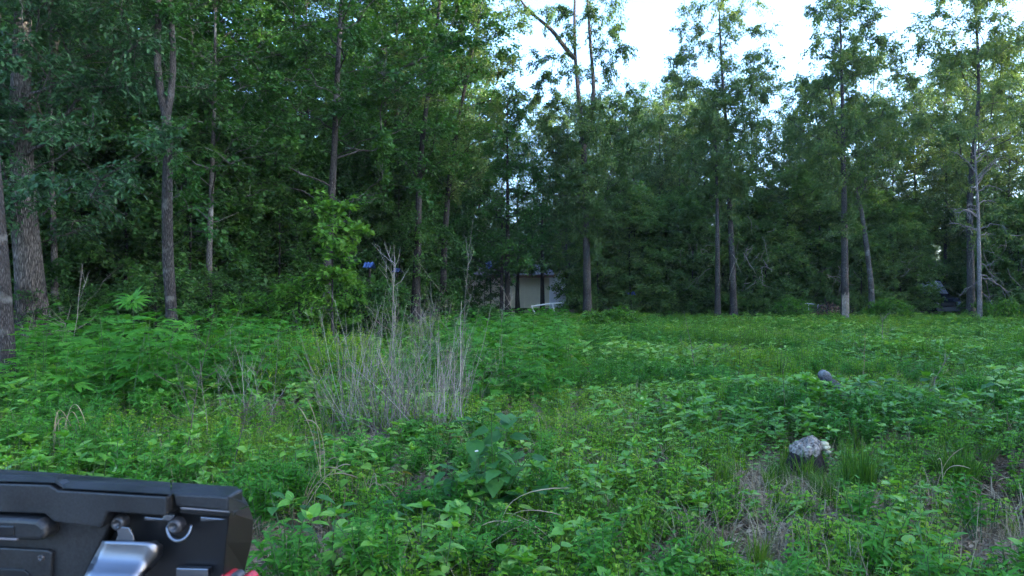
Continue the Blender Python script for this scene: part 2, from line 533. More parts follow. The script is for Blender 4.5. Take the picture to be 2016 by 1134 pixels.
def make_tree(seed, H, r0, crown_z, crown_r, nclust, per, leaf, tpl, trunk=None, stems=(), profile='round',
              clump=0.9, droop=0.25, sides=10, rough=0.05, ridges=0.0, flare=0.35, lean=0.03, wide=None,
              nlimb=0, flat=0.55, extra=(), shell=0.55, dead=0, rings=24, centre=(0, 0), tint=(0.5, 0.2)):
    """returns Geo: trunk, list of limb Geos, twigs, crown.  local origin = foot of the trunk"""
    rng = np.random.default_rng(seed)
    if trunk is None:
        zz = np.linspace(-0.15, H * 0.93, 9)
        w = np.cumsum(rng.normal(0, lean * H / 9, (9, 2)), 0); w[0] = 0
        trunk = np.column_stack([w, zz])
    trunk = resample(trunk, rings)
    zt = trunk[:, 2]
    s = (zt - zt[0]) / (zt[-1] - zt[0])
    rad = r0 * (1 - 0.86 * s ** 0.9)
    rad = np.maximum(rad, 0.02) * (1 + flare * np.exp(-np.maximum(zt, 0) / (r0 * 2.2)))
    gt = Geo()
    V, fs = rough_tube(trunk, rad, sides, rough, rng, ridges)
    gt.add(V, fs, 0.5, 0, True)
    nodes = [trunk[i] for i in range(2, rings)]
    stem_g = []
    for sp, sr in stems:
        sp = resample(sp, 14); rr = sr * (1 - 0.75 * np.linspace(0, 1, 14))
        g = Geo(); V, fs = rough_tube(sp, rr, max(7, sides - 2), rough, rng, ridges); g.add(V, fs, .5, 0, True)
        stem_g.append(g); nodes += [p for p in sp[2:]]
    ntrunk = len(nodes)
    # cluster centres in the crown's volume
    z0, z1 = crown_z
    cand = []
    tries = 0
    axis = lambda z: np.array([np.interp(z, zt, trunk[:, 0]), np.interp(z, zt, trunk[:, 1])])
    while len(cand) < nclust and tries < nclust * 60:
        tries += 1
        u = rng.uniform()
        z = z0 + (z1 - z0) * u
        if profile == 'round': R = math.sqrt(max(0.02, 1 - (2 * u - 1.0) ** 2))
        elif profile == 'top': R = (0.35 + 0.65 * min(1, u * 1.8)) * math.sqrt(max(0.03, 1 - max(0, (u - .45) / .55) ** 2))
        elif profile == 'cone': R = (1 - u) ** 0.75 + 0.06
        else: R = 1.0 - 0.55 * u ** 3
        R *= crown_r
        a = rng.uniform(0, 2 * np.pi)
        rr = R * rng.uniform(0, 1) ** shell
        R2 = 1 + 0.28 * math.sin(3 * a + seed) * math.sin(5 * u + seed * 1.7)
        c = axis(z) + np.array(centre) * u
        p = np.array([c[0] + math.cos(a) * rr * R2, c[1] + math.sin(a) * rr * R2, z])
        md = clump * 0.8 * (1 - 0.5 * tries / (nclust * 60))
        if cand and np.min(np.linalg.norm((np.array(cand) - p) * np.array([1, 1, 1.5]), axis=1)) < md: continue
        cand.append(p)
    cand += [np.asarray(e, float) for e in extra]
    cand = np.array(cand)
    # join every cluster to the skeleton, the nearest first
    dist = np.array([np.linalg.norm(p[:2] - axis(p[2])) for p in cand])
    order = np.argsort(dist)
    NP = np.array(nodes); NPd = np.array([np.linalg.norm(p[:2] - axis(p[2])) * 0 for p in nodes])
    parent = [-1] * ntrunk
    paths = []; ids = []
    K = 6
    for ci in order:
        p = cand[ci]
        dv = p - NP
        h = np.linalg.norm(dv[:, :2], axis=1)
        cost = np.linalg.norm(dv, axis=1) + np.where(dv[:, 2] < 0.35 * h, 2.0 * (0.35 * h - dv[:, 2]), 0) + NPd * 0.25
        j = int(np.argmin(cost))
        a = NP[j]
        Ld = np.linalg.norm(p - a)
        ctrl = a + (p - a) * 0.5 + np.array([0, 0, 0.12 * Ld]) + rng.normal(0, 0.09 * Ld, 3)
        path = bez(a, ctrl, p, K)
        path[1:-1] += rng.normal(0, 0.025 * Ld, (K - 2, 3))
        newid = []
        last = j
        for q in path[1:]:
            parent.append(last); last = len(parent) - 1; newid.append(last)
        NP = np.vstack([NP, path[1:]])
        NPd = np.concatenate([NPd, NPd[j] + np.linspace(0, Ld, K)[1:]])
        paths.append(path); ids.append([j] + newid)
    cnt = np.zeros(len(parent))
    for idl in ids: cnt[idl[-1]] += 1
    for i in range(len(parent) - 1, ntrunk - 1, -1):
        if parent[i] >= 0: cnt[parent[i]] += cnt[i]
    rn = 0.0095 * np.maximum(cnt, 1) ** 0.52 * (H / 15) ** 0.5
    paths = np.array(paths)
    rads = np.array([[rn[i] for i in idl] for idl in ids])
    rads[:, 0] = np.minimum(rads[:, 0], rads[:, 1] * 1.25)
    rads = rads * np.linspace(1, 0.7, K)[None]
    big = np.argsort(-rads[:, 1])[:nlimb]
    limbs = []
    for b in big:
        g = Geo(); V, fs = tubes(paths[b][None], rads[b][None], 7); g.add(V, fs, .5, 0, True); limbs.append(g)
    rest = np.setdiff1d(np.arange(len(paths)), big)
    gw = Geo()
    if len(rest):
        V, fs = tubes(paths[rest], rads[rest], 4); gw.add(V, fs, .5, 0, True)
    # twigs and leaves
    gl = Geo()
    C = cand[order]
    ends = paths[:, -1]; dirs = unit(paths[:, -1] - paths[:, -3])
    nt_ = 7
    n = len(C)
    td = unit(rng.normal(size=(n, nt_, 3)) * np.array([1, 1, flat]) + dirs[:, None] * 0.55 + np.array([0, 0, .1]))
    tl = clump * rng.uniform(0.45, 1.15, (n, nt_, 1))
    st = ends[:, None] - dirs[:, None] * rng.uniform(0, 0.35, (n, nt_, 1)) * clump
    mid = st + td * tl * 0.5 + np.array([0, 0, .05]) * tl
    en = st + td * tl - np.array([0, 0, droop * 0.35]) * tl
    tw = np.stack([st, mid, en], 2).reshape(-1, 3, 3)
    V, fs = tubes(tw, np.tile([[0.010, 0.007, 0.004]], (len(tw), 1)), 3)
    gw.add(V, fs, .5, 0)
    m = per * n
    # clusters differ in fullness
    wgt = np.repeat(rng.uniform(0.35, 1.5, n), nt_); wgt /= wgt.sum()
    ti = rng.choice(n * nt_, m, p=wgt)
    t = rng.uniform(0.15, 1.08, m)[:, None]
    A, B, Cc = tw[ti, 0], tw[ti, 1], tw[ti, 2]
    pos = np.where(t < .5, A + (B - A) * t * 2, B + (Cc - B) * (t * 2 - 1))
    tdir = unit(Cc - A)
    side = unit(np.cross(tdir, np.array([0, 0, 1.])) + 1e-4) * rng.choice([-1, 1], m)[:, None]
    d = unit(tdir * rng.uniform(.1, 1, (m, 1)) + side * rng.uniform(.3, 1.1, (m, 1)) + rng.normal(0, .35, (m, 3))
             + np.array([0, 0, -droop]) * rng.uniform(0.3, 1.6, (m, 1)))
    nrm = unit(np.array([0, 0, 1.]) + rng.normal(0, .45, (m, 3)))
    pos = pos + rng.normal(0, clump * 0.09, (m, 3))
    ct = np.repeat(np.clip(rng.normal(tint[0], tint[1] * .6, n), 0, 1), nt_)[ti]
    tn = np.clip(ct + rng.normal(0, tint[1], m), 0, 1)
    put(gl, tpl, pos, d, nrm, leaf * rng.uniform(.6, 1.25, m), tn, 0, wide)
    return dict(trunk=gt, stems=stem_g, limbs=limbs, twigs=gw, crown=gl)


def build_tree(name, parts, bark, leafm, loc, label, group=None, rotz=0, scale=1.0, cat='tree'):
    root = link(name, None, None, loc, (0, 0, rotz), scale)
    tag(root, label, cat, group)
    link('trunk', parts['trunk'].mesh('trunk', [bark]), root)
    for g in parts['stems']: link('stem', g.mesh('stem', [bark]), root)
    for g in parts['limbs']: link('limb', g.mesh('limb', [bark]), root)
    if parts['twigs'].n: link('twigs', parts['twigs'].mesh('twigs', [bark]), root)['kind'] = 'stuff'
    if parts['crown'].n: link('crown', parts['crown'].mesh('crown', [leafm]), root)['kind'] = 'stuff'
    return root


def copy_thing(root, loc, rotz, scale, label=None, group=None, tilt=(0, 0)):
    r = root.copy(); COL.objects.link(r)
    r.location = loc; r.rotation_euler = (tilt[0], tilt[1], rotz)
    r.scale = scale if hasattr(scale, '__len__') else (scale,) * 3
    if label: r['label'] = label
    if group: r['group'] = group
    for ch in root.children:
        c = ch.copy(); COL.objects.link(c); c.parent = r
        for g in ch.children:
            d = g.copy(); COL.objects.link(d); d.parent = c
    return r


RH = tpl_rhomb(0.30, .06, .1)
RHN = tpl_rhomb(0.20, .05, .18)
OAK = tpl_oak()
MAP = tpl_rhomb(0.42, .05, .12)


def local(path, foot):
    return [np.asarray(p) - foot for p in path]


def foot_at(px, Y):
    x = wx(px, Y)
    return np.array([x, Y, float(gz(x, Y))])


# --- trees one can tell apart, from left to right
def front_trees():
    # leaning trunk at the very edge
    f = foot_at(10, 12.0)
    tr = local([f + [0, 0, -.2], P(11, 720, 12), P(4, 560, 12.1), P(-6, 420, 12.2), P(-30, 100, 12.4), P(-60, -400, 12.8)], f)
    t = make_tree(1, 11, .165, (7.5, 12), 2.8, 40, 120, .13, RH, trunk=tr, sides=14, flare=.25, nlimb=2, rough=.03)
    build_tree('slender_tree', t, M['bark_grey'], M['oak'], f, 'grey trunk leaning out of the picture at its left edge')
    # big oak with low leafy boughs
    f = foot_at(66, 17.0)
    tr = local([f + [0.12, 0, -.3], P(66, 640, 17), P(56, 520, 17), P(46, 400, 17), P(40, 200, 17), P(50, -150, 17), P(70, -600, 17)], f)
    rng = np.random.default_rng(5)
    ex = []
    for i in range(120):
        px = rng.uniform(-140, 330); py = rng.uniform(-140, 470)
        lim = 470 - 0.9 * max(0, px - 160) if px > 160 else 470 - .35 * max(0, 60 - px)
        if px > 100 and py > 330 + 0 * px and px > 250: continue
        if py > lim: continue
        yy = 17 + rng.uniform(-3.2, 1.5)
        if 30 < px < 100 and py > 400: continue
        ex.append(P(px, py, yy) - f)
    t = make_tree(2, 13, .33, (5, 14.5), 4.6, 70, 190, .135, OAK, trunk=tr, sides=64, rings=70, ridges=.022, rough=.03, flare=.55,
                  extra=ex, clump=.8, droop=.35, nlimb=8, flat=.5, tint=(.45, .22))
    build_tree('oak_tree', t, M['bark_oak'], M['oak'], f, 'thick oak with deeply furrowed grey bark and low dark leafy boughs')
    # thin grey trunk beside the oak
    f = foot_at(109, 18.5)
    tr = local([f + [0, 0, -.2], P(108, 560, 18.5), P(104, 400, 18.5), P(98, 200, 18.6), P(104, -100, 18.8)], f)
    t = make_tree(3, 8.5, .105, (4.6, 9.5), 1.8, 26, 120, .12, RH, trunk=tr, flare=.2)
    build_tree('slender_tree', t, M['bark_pale'], M['oak'], f, 'thin grey trunk standing just right of the thick furrowed oak')
    # forked tree
    f = foot_at(340, 16.0)
    tr = local([f + [0, 0, -.2], P(339, 640, 16), P(331, 520, 16), P(329, 400, 16), P(331, 290, 16), P(326, 215, 16)], f)
    s1 = local([P(328, 235, 16), P(318, 195, 16), P(303, 150, 16), P(311, 90, 16), P(311, 0, 16), P(316, -120, 16), P(300, -420, 16)], f)
    s2 = local([P(328, 235, 16), P(340, 190, 16), P(344, 120, 16.1), P(337, 40, 16.1), P(332, -40, 16.1), P(350, -380, 16.3)], f)
    ex = [P(*a) - f for a in ((372, 352, 15.6), (378, 410, 15.4), (400, 455, 15.3), (352, 300, 15.6), (300, 268, 15.8), (365, 385, 16.2), (360, 250, 15.6))]
    t = make_tree(4, 12, .155, (7.6, 12.5), 2.6, 46, 130, .12, RH, trunk=tr, stems=((s1, .085), (s2, .075)), sides=18, rings=40, flare=.35,
                  extra=ex, clump=.55, nlimb=3, rough=.045)
    # keep the trunk thick up to the fork
    g = Geo(); rr = resample(tr, 40); rad = .132 - .036 * np.linspace(0, 1, 40); rad[:5] *= np.linspace(1.3, 1, 5)
    V, fs = rough_tube(rr, rad, 18, .04, np.random.default_rng(4)); g.add(V, fs, .5, 0, True); t['trunk'] = g
    build_tree('forked_tree', t, M['bark_grey'], M['maple'], f, 'bare slim trunk that forks high up into two dark crooked stems')
    # thin pale trunk
    f = foot_at(411, 21.0)
    tr = local([f + [0, 0, -.2], P(411, 560, 21), P(414, 430, 21), P(419, 300, 21), P(423, 150, 21), P(424, 20, 21), P(428, -160, 21)], f)
    t = make_tree(5, 10.5, .105, (4.2, 12.5), 2.7, 62, 170, .135, MAP, trunk=tr, clump=.75, nlimb=3, profile='column', flat=.4, tint=(.55, .22))
    build_tree('slender_tree', t, M['bark_pale'], M['maple'], f, 'thin pale trunk with layered bright leaves, right of the forked tree')
    # tall tree with horizontal boughs
    f = foot_at(640, 24.0)
    tr = local([f + [0, 0, -.2], P(642, 560, 24), P(650, 440, 24), P(658, 300, 24), P(664, 150, 24), P(672, 20, 24), P(676, -250, 24)], f)
    t = make_tree(6, 15, .17, (4.5, 16), 4.3, 120, 190, .14, MAP, trunk=tr, clump=.85, nlimb=8, profile='column', flat=.38, sides=14, rings=34, droop=.3, tint=(.5, .22))
    build_tree('maple_tree', t, M['bark_grey'], M['maple'], f, 'tall grey trunk with long layered boughs, behind the leafy sapling')
    # sapling in front of it
    f = foot_at(655, 19.0)
    t = make_tree(7, 3.9, .045, (1.9, 4.1), 1.05, 26, 70, .15, MAP, clump=.42, flat=.4, lean=.02, droop=.3, tint=(.7, .2))
    build_tree('sapling', t, M['bark_grey'], M['bush'], f, 'fresh green maple sapling before the dark wood, left of centre')
    # two dark trunks centre-left
    f = foot_at(815, 30.0)
    tr = local([f + [0, 0, -.2], P(822, 500, 30), P(826, 330, 30), P(840, 200, 30), P(862, 40, 30), P(880, -120, 30)], f)
    t = make_tree(8, 14.5, .19, (6.5, 15.5), 3.6, 80, 170, .13, MAP, trunk=tr, clump=.85, nlimb=6, tint=(.55, .25))
    build_tree('maple_tree', t, M['bark_dark'], M['maple'], f, 'dark trunk curving up to the right, left of the shed')
    f = foot_at(872, 33.0)
    tr = local([f + [0, 0, -.2], P(874, 500, 33), P(884, 350, 33), P(905, 220, 33), P(940, 60, 33), P(960, -60, 33)], f)
    t = make_tree(9, 15, .18, (6, 16), 3.4, 90, 260, .14, RH, trunk=tr, clump=.85, nlimb=6, tint=(.6, .25))
    build_tree('leaning_tree', t, M['bark_dark'], M['hickory'], f, 'dark leaning trunk reaching an airy sunlit top, centre left')
    # bushy tree in the middle
    f = foot_at(1000, 37.0)
    t = make_tree(10, 11.8, .17, (2.7, 12.0), 3.3, 130, 200, .13, RH, profile='cone', clump=.8, nlimb=3, flat=.4, lean=.01, tint=(.5, .2))
    build_tree('bushy_tree', t, M['bark_dark'], M['cedar'], f, 'dense cone shaped green tree in the middle, above the shed')
    # tall tree with a long curved limb
    f = foot_at(1157, 35.0)
    tr = local([f + [0, 0, -.2], P(1155, 500, 35), P(1150, 300, 35), P(1140, 200, 35), P(1131, 100, 35), P(1131, 0, 35), P(1140, -120, 35)], f)
    s1 = local([P(1131, 115, 35), P(1112, 95, 34.8), P(1090, 60, 34.6), P(1060, 38, 34.4), P(1028, 8, 34.2), P(1008, -30, 34)], f)
    s2 = local([P(1150, 290, 35), P(1172, 190, 35.2), P(1163, 100, 35.2), P(1158, 20, 35.2), P(1152, -80, 35.2)], f)
    ex = [P(a, b, 35 + c) - f for a, b, c in ((1080, 150, -.5), (1060, 165, .4), (1100, 190, -.6), (1210, 60, .3), (1225, 90, -.5), (1205, 130, .4), (1090, 210, .8),
          (1240, 180, .5), (1225, 215, -.6), (1205, 30, 0), (1190, 180, 0), (1110, 250, -.5), (1215, 260, .4), (1040, 20, -.8), (1085, 30, -.6), (1015, 10, -.9),
          (1255, 220, 0), (1270, 250, .5), (1290, 240, -.5), (1170, 30, -.8), (1120, 60, -.9), (1215, -20, 0), (1180, -40, 0), (1130, -60, 0), (1240, 300, 0), (1170, 330, -.8), (1120, 330, -.8), (1100, 110, .5), (1120, 140, -1), (1150, 150, 1), (1185, 100, -.6), (1190, 140, .8), (1200, 210, -.7), (1145, 210, -1.2), (1085, 260, .3), (1070, 230, -.5), (1050, 190, .5), (1060, 120, -.8), (1230, 250, .6), (1250, 270, -.6), (1165, 240, -1), (1140, 280, -1.1), (1200, 300, .8), (1090, 300, .6), (1110, 20, .6), (1160, 10, .9), (1180, 60, 1), (1205, 0, -.8))]
    ex += [P(a, b, 34.6) - f for a, b in ((1165, 370), (1140, 400), (1170, 430), (1145, 460), (1180, 480), (1135, 350), (1195, 420), (1120, 430))]
    t = make_tree(11, 17, .22, (5.0, 10.5), 2.8, 50, 400, .15, RHN, trunk=tr, stems=((s1, .12), (s2, .12)), extra=ex, clump=.82, flat=1.0, nlimb=6, sides=14, rings=34, droop=.6, wide=1.1, tint=(.5, .25))
    build_tree('hickory_tree', t, M['bark_brown'], M['hickory'], f, 'tall airy tree with a long limb curving left against the sky')
    # pair of trunks
    f = foot_at(1413, 36.0)
    tr = local([f + [0, 0, -.2], P(1413, 540, 36), P(1412, 400, 36), P(1410, 300, 36), P(1404, 205, 36)], f)
    t = make_tree(12, 11, .16, (5.8, 11.2), 2.0, 40, 330, .15, RHN, trunk=tr, clump=.82, flat=1.0, nlimb=4, droop=.6, wide=1.15, sides=14)
    build_tree('hickory_tree', t, M['bark_brown'], M['hickory'], f, 'straight dark trunk with a broken looking top, left of a twin pair')
    f = foot_at(1445, 37.0)
    tr = local([f + [0, 0, -.2], P(1443, 540, 37), P(1436, 400, 37), P(1433, 280, 37), P(1424, 180, 37), P(1418, 80, 37), P(1414, -20, 37)], f)
    ex = [P(a, b, 37 + c) - f for a, b, c in ((1380, 60, .5), (1350, 20, 0), (1450, 30, .5), (1490, 60, -.5), (1505, 100, .5), (1365, 110, -.6), (1420, -40, 0), (1465, -10, .4),
          (1340, 60, .7), (1500, 150, -.3), (1510, 190, .6), (1340, 190, 0), (1350, 240, .4), (1470, 250, -.6), (1500, 290, .4), (1520, 260, -.4), (1335, 120, .3), (1330, 150, -.5), (1515, 60, .3), (1520, 130, -.4), (1340, -20, 0), (1495, 10, .6), (1360, 160, .5), (1400, 180, .8), (1450, 160, -.8), (1460, 300, 0), (1390, 330, .5),
          (1480, 120, .9), (1395, -20, .9), (1375, 20, -.9), (1440, 70, -.9), (1420, 120, -.8), (1470, 340, .3), (1505, 330, 0))]
    ex += [P(a, b, 36.7) - f for a, b in ((1452, 470), (1428, 420), (1446, 380), (1424, 330), (1455, 350), (1410, 300))]
    t = make_tree(13, 15.5, .19, (8.5, 16), 2.4, 44, 300, .145, RHN, trunk=tr, extra=ex, clump=.82, flat=1.0, nlimb=6, droop=.6, wide=1.15, sides=14, tint=(.5, .25))
    build_tree('hickory_tree', t, M['bark_brown'], M['hickory'], f, 'tall hickory of the twin pair, its full top at the gap of sky')
    # straight tree with the peeled foot
    f = foot_at(1663, 35.5)
    tr = local([f + [0, 0, -.2], P(1663, 520, 35.5), P(1662, 400, 35.5), P(1660, 280, 35.5), P(1658, 180, 35.5), P(1655, 60, 35.5), P(1650, -10, 35.5)], f)
    ex = []
    rng = np.random.default_rng(21)
    while len(ex) < 84:
        px = rng.uniform(1535, 1790); py = rng.uniform(-5, 400)
        e = ((px - 1662) / 125) ** 2 + ((py - 185) / 195) ** 2
        if e > 1: continue
        ex.append(P(px, py, 35.5 + rng.uniform(-2.5, 2.5)) - f)
    ex += [P(a, b, 35.2) - f for a, b in ((1675, 430), (1652, 455), (1678, 340), (1645, 300), (1690, 400), (1640, 390))]
    t = make_tree(14, 15.5, .2, (12, 15.2), 1.6, 12, 290, .145, RHN, trunk=tr, extra=ex, clump=.82, flat=1.0, nlimb=9, droop=.5, wide=1.3, sides=16, flare=.15, tint=(.45, .25))
    ro = build_tree('hickory_tree', t, M['bark_brown'], M['hickory'], f, 'straight trunk with a peeled pale foot and a rounded see-through crown')
    g = Geo(); k = 9; zz = np.linspace(-.05, 1.45, k)
    a = np.linspace(-2.5, -1.1, 8)
    rr = .243
    V = np.array([[rr * 1.06 * math.cos(x) + (-.003 * z), rr * 1.06 * math.sin(x), z + (0.12 * math.sin(9 * x) if i == k - 1 else 0)] for i, z in enumerate(zz) for x in a])
    idx = np.arange(k * 8).reshape(k, 8)
    q = np.stack([idx[:-1, :-1], idx[:-1, 1:], idx[1:, 1:], idx[1:, :-1]], -1).reshape(-1, 4)
    g.add(V, [q], .5, 0, True)
    link('bare_patch', g.mesh('bare_patch', [M['bare_wood']]), ro)
    # crooked tree behind
    f = foot_at(1716, 37.5)
    tr = local([f + [0, 0, -.2], P(1716, 560, 37.5), P(1705, 480, 37.5), P(1696, 410, 37.5), P(1680, 360, 37.5), P(1652, 310, 37.4), P(1650, 270, 37.3), P(1640, 215, 37.3), P(1628, 160, 37.2)], f)
    s1 = local([P(1683, 372, 37.5), P(1700, 365, 37.4), P(1706, 345, 37.3), P(1703, 330, 37.3)], f)
    t = make_tree(15, 11, .17, (6.5, 12.5), 2.4, 40, 260, .15, RHN, trunk=tr, stems=((s1, .07),), clump=.82, flat=1.0, nlimb=6, droop=.5, wide=1.2, sides=12, rough=.07, rings=34)
    build_tree('crooked_tree', t, M['bark_pale'], M['hickory'], f, 'crooked pale trunk bending left behind the straight peeled tree')
    # right tree with a pale top
    f = foot_at(1912, 37.0)
    tr = local([f + [0, 0, -.2], P(1911, 520, 37), P(1908, 400, 37), P(1916, 300, 37), P(1928, 200, 37), P(1926, 100, 37), P(1920, 20, 37), P(1915, -60, 37)], f)
    ex = []
    rng = np.random.default_rng(31)
    while len(ex) < 110:
        px = rng.uniform(1780, 2070); py = rng.uniform(-60, 350)
        e = ((px - 1925) / 145) ** 2 + ((py - 140) / 205) ** 2
        if e > 1: continue
        ex.append(P(px, py, 37 + rng.uniform(-2.8, 2.8)) - f)
    ex += [P(a, b, 36.7) - f for a, b in ((1895, 430), (1925, 460), (1890, 370), (1935, 380), (1880, 330), (1950, 340), (1965, 410))]
    t = make_tree(16, 16, .2, (13, 17), 1.6, 12, 270, .145, RHN, trunk=tr, extra=ex, clump=.82, flat=1.0, nlimb=8, droop=.5, wide=1.4, sides=14, tint=(.62, .25))
    build_tree('hickory_tree', t, M['bark_brown'], M['hickory'], f, 'broad airy tree with a yellow green top at the right edge')


front_trees()


# ------------------------------------------------------------------ the wood behind
def wood_edge(px):
    return float(np.interp(px, [-600, 0, 300, 480, 700, 950, 1150, 1300, 2100, 2700], [15, 19, 20, 23, 28, 38, 39, 40, 40, 38]))


PROTO = {}


def protos():
    rng = np.random.default_rng(3)
    for i in range(4):      # tall trees of the wood
        PROTO['tall', i] = make_tree(40 + i, 16.5 + i, .15 + .02 * i, (3.8, 17.5 + i), 3.6, 125, 220, .16, MAP if i % 2 else RH,
                                     clump=1.0, profile='column', flat=.42, lean=.025, rough=.05, tint=(.5, .22), sides=9)
    for i in range(3):      # airy trees of the right side
        PROTO['airy', i] = make_tree(50 + i, 13.0 + i, .14, (4.6, 13.8 + i), 3.3, 105, 175, .15, RHN, clump=.9, flat=.95, profile='round', droop=.5,
                                     wide=1.3, lean=.025, tint=(.5, .25), sides=9)
    for i in range(4):      # understory
        PROTO['under', i] = make_tree(60 + i, 6.5 + i * .6, .075, (0.7, 7.0 + i * .6), 2.4, 90, 220, .16, MAP if i % 2 else RH, clump=.8,
                                      profile='column', flat=.42, lean=.03, tint=(.5, .22), sides=7)
    for i in range(4):      # bushes at the edge
        PROTO['bush', i] = make_tree(70 + i, 1.9 + .2 * i, .03, (0.25, 2.1 + .2 * i), 1.15, 42, 85, .11, RH if i % 2 else MAP, clump=.42,
                                     profile='round', flat=.6, lean=.02, tint=(.5, .22), sides=5, shell=.45)


protos()
ROOTS = {}


def place_proto(kind, i, name, bark, leafm, loc, rotz, sc, label, group, cat='tree'):
    key = (kind, i, leafm.name)
    if key not in ROOTS:
        r = build_tree(name, PROTO[kind, i], bark, leafm, loc, label, group, rotz, sc, cat)
        ROOTS[key] = r
        return r
    return copy_thing(ROOTS[key], loc, rotz, sc, label, group)


MARKS = ((-60, 'left of the thick furrowed oak'), (95, 'behind the thick furrowed oak'), (250, 'between the oak and the forked tree'), (375, 'behind the forked tree'), (480, 'behind the thin pale trunk'),
         (580, 'left of the tall grey trunk with layered boughs'), (720, 'behind the maple sapling'), (850, 'behind the trunk curving up to the right'), (985, 'left of the shed'), (1125, 'above or beside the shed'), (1230, 'right of the shed'),
         (1340, 'under the gap of sky'), (1490, 'behind the twin pair of trunks'), (1600, 'left of the straight peeled trunk'), (1760, 'behind the peeled and the crooked trunk'), (1880, 'behind the dark van and dead branches'), (9999, 'behind the dead tree at the right edge'))


def where(px):
    for a, t in MARKS:
        if px < a: return t


def wood():
    rng = np.random.default_rng(77)
    pts = []

    def spot(a, b, px0, px1, gap, clear=True):
        for _ in range(80):
            px = rng.uniform(px0, px1); Y = wood_edge(px) + rng.uniform(a, b)
            x = wx(px, Y)
            if pts and min(math.hypot(x - p[0], Y - p[1]) for p in pts) < gap: continue
            # keep the yard round the shed open
            if clear and 860 < px < 1150 and Y < 54: continue
            if 1120 < px < 1290 and 42.5 < Y < 60: continue
            if 1795 < px < 1935 and Y < 47 and b < 20: continue
            if 1560 < px < 1665 and Y < 42 and b < 20: continue
            pts.append((x, Y)); return x, Y, px
        return None
    # left wood, tall
    for n in range(46):
        s = spot(2, 30, -350, 1010, 2.6)
        if not s: continue
        x, Y, px = s
        place_proto('tall', n % 4, 'woodland_tree', M['bark_dark'], M['maple'] if n % 3 else M['under'], (x, Y, float(gz(x, Y))), rng.uniform(0, 6.28),
                    rng.uniform(.85, 1.15), 'tall leafy woodland tree ' + where(px), 'trees of the left wood')
    # right: airy trees
    for n in range(27):
        s = spot(1.5, 24, 1040, 2450, 2.9)
        if not s: continue
        x, Y, px = s
        lowgap = 0.74 if 1230 < px < 1340 or 1490 < px < 1560 else 1.0
        place_proto('airy', n % 3, 'airy_tree', M['bark_brown'], M['hickory'], (x, Y, float(gz(x, Y))), rng.uniform(0, 6.28),
                    rng.uniform(.74, .98) * lowgap, 'airy see-through tree ' + where(px), 'trees behind the clearing')
    for n, (px, Y, sc) in enumerate(((1050, 62, 1.25), (1105, 60, 1.1), (1185, 61, 1.12), (1250, 60, 1.0), (1300, 47, .9), (945, 58, 1.25), (1215, 66, 1.15), (1270, 58, 1.1), (1140, 64, 1.2), (1340, 44, .8), (1375, 47, .9), (1560, 46, .74), (1610, 44, .8), (1760, 45, .9), (1860, 46, 1.0), (1985, 43, 1.0), (1310, 51, 1.1), (1490, 51, 1.06), (1540, 49, .98), (1640, 52, 1.12), (1720, 50, 1.12), (1800, 51, 1.15), (1900, 52, 1.2), (1960, 50, 1.18), (1250, 54, 1.2))):
        f = foot_at(px, Y)
        place_proto('airy', n % 3, 'airy_tree', M['bark_brown'], M['hickory'], f, rng.uniform(0, 6.28), sc,
                    'airy see-through tree ' + where(px), 'trees behind the clearing')
    pts.clear()
    # understory
    for n in range(84):
        s = spot(-.5, 15, -300, 2400, 1.55)
        if not s: continue
        x, Y, px = s
        sc = rng.uniform(.7, 1.1) * (1.0 if px < 1200 else .92)
        left = px < 900
        place_proto('under', n % 4, 'understory_tree', M['bark_dark'], M['under'] if px < 1000 else M['under_lit'], (x, Y, float(gz(x, Y))), rng.uniform(0, 6.28), sc,
                    ('bigger' if sc > .9 else 'smaller') + ' shaded understory tree ' + where(px),
                    'understory trees of the left wood' if left else 'understory trees behind the clearing')
    for n in range(40):
        s = spot(-1.0, 2.6, 1200, 2150, 1.5)
        if not s: continue
        x, Y, px = s
        sc = rng.uniform(.5, .95)
        place_proto('under', n % 4, 'understory_tree', M['bark_dark'], M['under_lit'], (x, Y, float(gz(x, Y))), rng.uniform(0, 6.28), (sc * 1.1, sc * 1.1, sc),
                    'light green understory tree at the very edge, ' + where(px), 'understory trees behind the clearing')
    pts.clear()
    for n in range(84):
        s = spot(-2.4, 2.5, -200, 2250, 1.0)
        if not s: continue
        x, Y, px = s
        if 1020 < px < 1125: continue
        left = px < 900
        sc = rng.uniform(.55, .95) * (1.0 if left else .75)
        if 1545 < px < 1668 or 1828 < px < 1892: continue
        place_proto('bush', n % 4, 'bush', M['bark_dark'], M['under'] if px < 1000 else M['under_lit'], (x, Y, float(gz(x, Y)) - .05), rng.uniform(0, 6.28), (sc * 1.15, sc * 1.15, sc),
                    ('round' if sc > .58 else 'little') + ' edge bush ' + where(px),
                    'bushes along the left wood' if left else 'bushes along the far side', 'bush')


wood()


